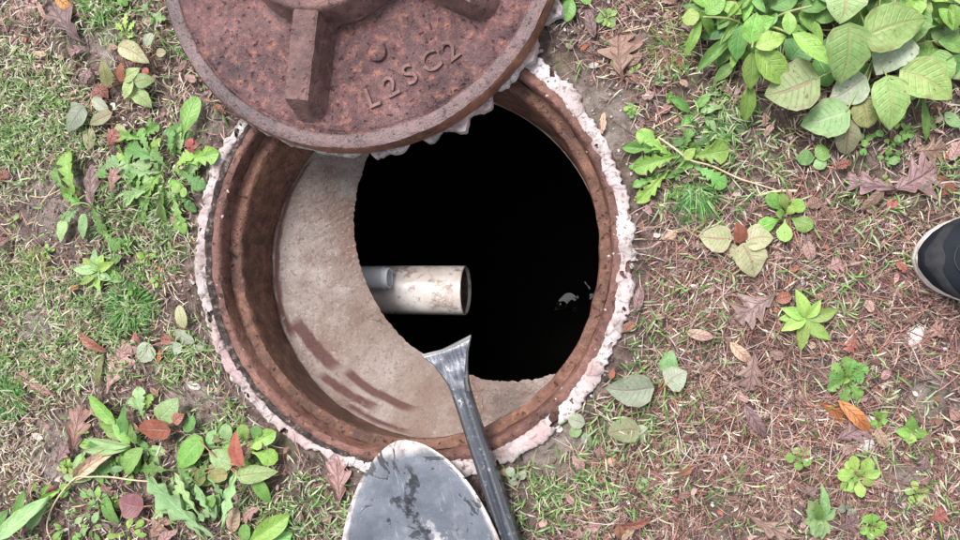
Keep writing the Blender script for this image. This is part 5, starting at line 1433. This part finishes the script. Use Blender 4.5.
# clods and grit
n = 9500; P = scatter(n, lambda x, y: .35+.65*bare(x, y)); V, F = [], []
ico = [(0, 0, 1), (.9, 0, .3), (.28, .85, .3), (-.72, .53, .3), (-.72, -.53, .3), (.28, -.85, .3), (0, 0, -.6)]
icf = [(0, 1, 2), (0, 2, 3), (0, 3, 4), (0, 4, 5), (0, 5, 1), (6, 2, 1), (6, 3, 2), (6, 4, 3), (6, 5, 4), (6, 1, 5)]
for (x, y) in P:
    s_ = random.uniform(.0006, .0023)*random.choice([.7, 1, 1, 1.7]); k0 = len(V); z = H(x, y)
    for q in ico: V.append((x+q[0]*s_*random.uniform(.7, 1.3), y+q[1]*s_*random.uniform(.7, 1.3), z+q[2]*s_*.8*random.uniform(.7, 1.2)))
    for f in icf: F.append(tuple(k0+i for i in f))
C = np.repeat(pal(n, [(.1, .07, .055), (.2, .155, .13), (.3, .25, .22), (.46, .42, .38)], [4, 4, 2, 1], .3), 7, axis=0)
tag(build_np('soil_crumbs', np.array(V), np.array(F), C, M_CRUMB, False), 'fine clods and grit on the soil', 'soil', None, 'stuff')

# ------------------------------------------------------------------ grass tufts: each a clump of its own
def tuft(px, py, rpx, n, lmin, lmax, cols, wts, label, lean=(0, 0), wmul=1.0, up=.6):
    g = gz(px, py); s_ = CAM_H/FPX
    a = U(0, 2*PI, n); r_ = np.sqrt(U(0, 1, n))*rpx*s_*.8
    L = U(lmin, lmax, n)
    # blades fan out of the clump
    dirx = np.cos(a)*.8+lean[0]+U(-.6, .6, n); diry = np.sin(a)*.8+lean[1]+U(-.6, .6, n)
    az = np.arctan2(diry, dirx)
    P = np.c_[g.x+np.cos(a)*r_*.8+np.cos(az)*L*.3, g.y+np.sin(a)*r_*.8+np.sin(az)*L*.3]
    o = strands('grass_tuft', P, az, L*.85, U(.0009, .0019, n)*wmul, U(0, .003, n), U(.2, 1, n)*up*L*.6, U(.1, .35, n)*L*.5, U(-.7, .7, n), pal(n, cols, wts), M_GRASS, 4, .1)
    me = o.data; 
    co = np.empty(len(me.vertices)*3, np.float32); me.vertices.foreach_get('co', co); co = co.reshape(-1, 3)-np.array(g[:], np.float32); me.vertices.foreach_set('co', co.ravel()); me.update()
    o.location = g
    tag(o, label, 'grass', 'grass tufts')
DG = [(.07, .21, .05), (.12, .29, .07), (.19, .36, .11), (.05, .15, .04)]
tuft(132, 306, 30, 420, .018, .045, DG, [3, 3, 1.5, 1.5], 'dense dark green grass tuft between the star weed and the collar', wmul=.9)
tuft(10, 400, 30, 380, .016, .036, DG, [3, 3, 1.5, 1.5], 'dense fine dark green grass tuft beside the curled brown leaf', wmul=.8)
tuft(38, 267, 22, 220, .012, .035, [(.26, .30, .08), (.33, .33, .09), (.38, .28, .09), (.2, .29, .08)], [3, 3, 1.2, 2], 'yellow-green spiky grass tuft with rusty centre', wmul=.8)
tuft(10, 385, 12, 40, .016, .036, DG, [3, 3, 1.5, 1.5], 'small dark grass wisp above the fine grass tuft', wmul=.8)
tuft(102, 4, 22, 200, .015, .04, [(.14, .31, .07), (.22, .40, .12), (.1, .24, .06)], [3, 3, 2], 'bright green grass tuft beside the orange dead leaf')
tuft(668, 50, 24, 240, .012, .035, [(.17, .24, .06), (.26, .30, .1), (.12, .19, .05), (.34, .25, .11)], [3, 3, 2, 1.3], 'mossy olive grass tuft beside the forked leaf', wmul=.6)
tuft(694, 196, 17, 200, .025, .055, DG+[(.26, .38, .18)], [3, 3, 2, 1, 1.5], 'long bent grass tuft hanging below the dandelion stalk', (0, -1.3), .9, .3)
tuft(715, 122, 26, 160, .02, .045, DG+[(.3, .42, .2)], [2, 3, 2, 1, 2], 'loose green grass tuft below the lance leaves', (.5, -.3), .8, .3)
tuft(0, 372, 10, 60, .016, .034, DG, [3, 3, 1.5, 1.5], 'short green grass wisp near pale straw', wmul=.8)
tuft(866, 20, 26, 160, .03, .07, [(.16, .33, .08), (.24, .42, .13), (.1, .24, .06)], [3, 3, 2], 'long grass growing inside the broadleaf weed', (.3, -.4), 1.1, .5)
tuft(935, 15, 24, 90, .04, .085, [(.16, .33, .08), (.24, .42, .13), (.1, .24, .06)], [3, 3, 2], 'coarse long grass beside the bright orange dead leaf', (.9, -.5), 1.5, .4)
tuft(780, 20, 30, 140, .03, .06, [(.16, .33, .08), (.24, .42, .13), (.1, .24, .06)], [3, 3, 2], 'long grass growing through the tall lance-leaved weed', (.2, -.5), 1.0, .5)
tuft(12, 285, 16, 120, .014, .03, [(.24, .34, .13), (.16, .3, .08)], [2, 2], 'low pale grass patch below the yellow tuft', wmul=.9)
tuft(160, 218, 22, 160, .014, .035, DG, [3, 3, 1.5, 1.5], 'thin dark grass tuft under the dandelion clump', wmul=.7)
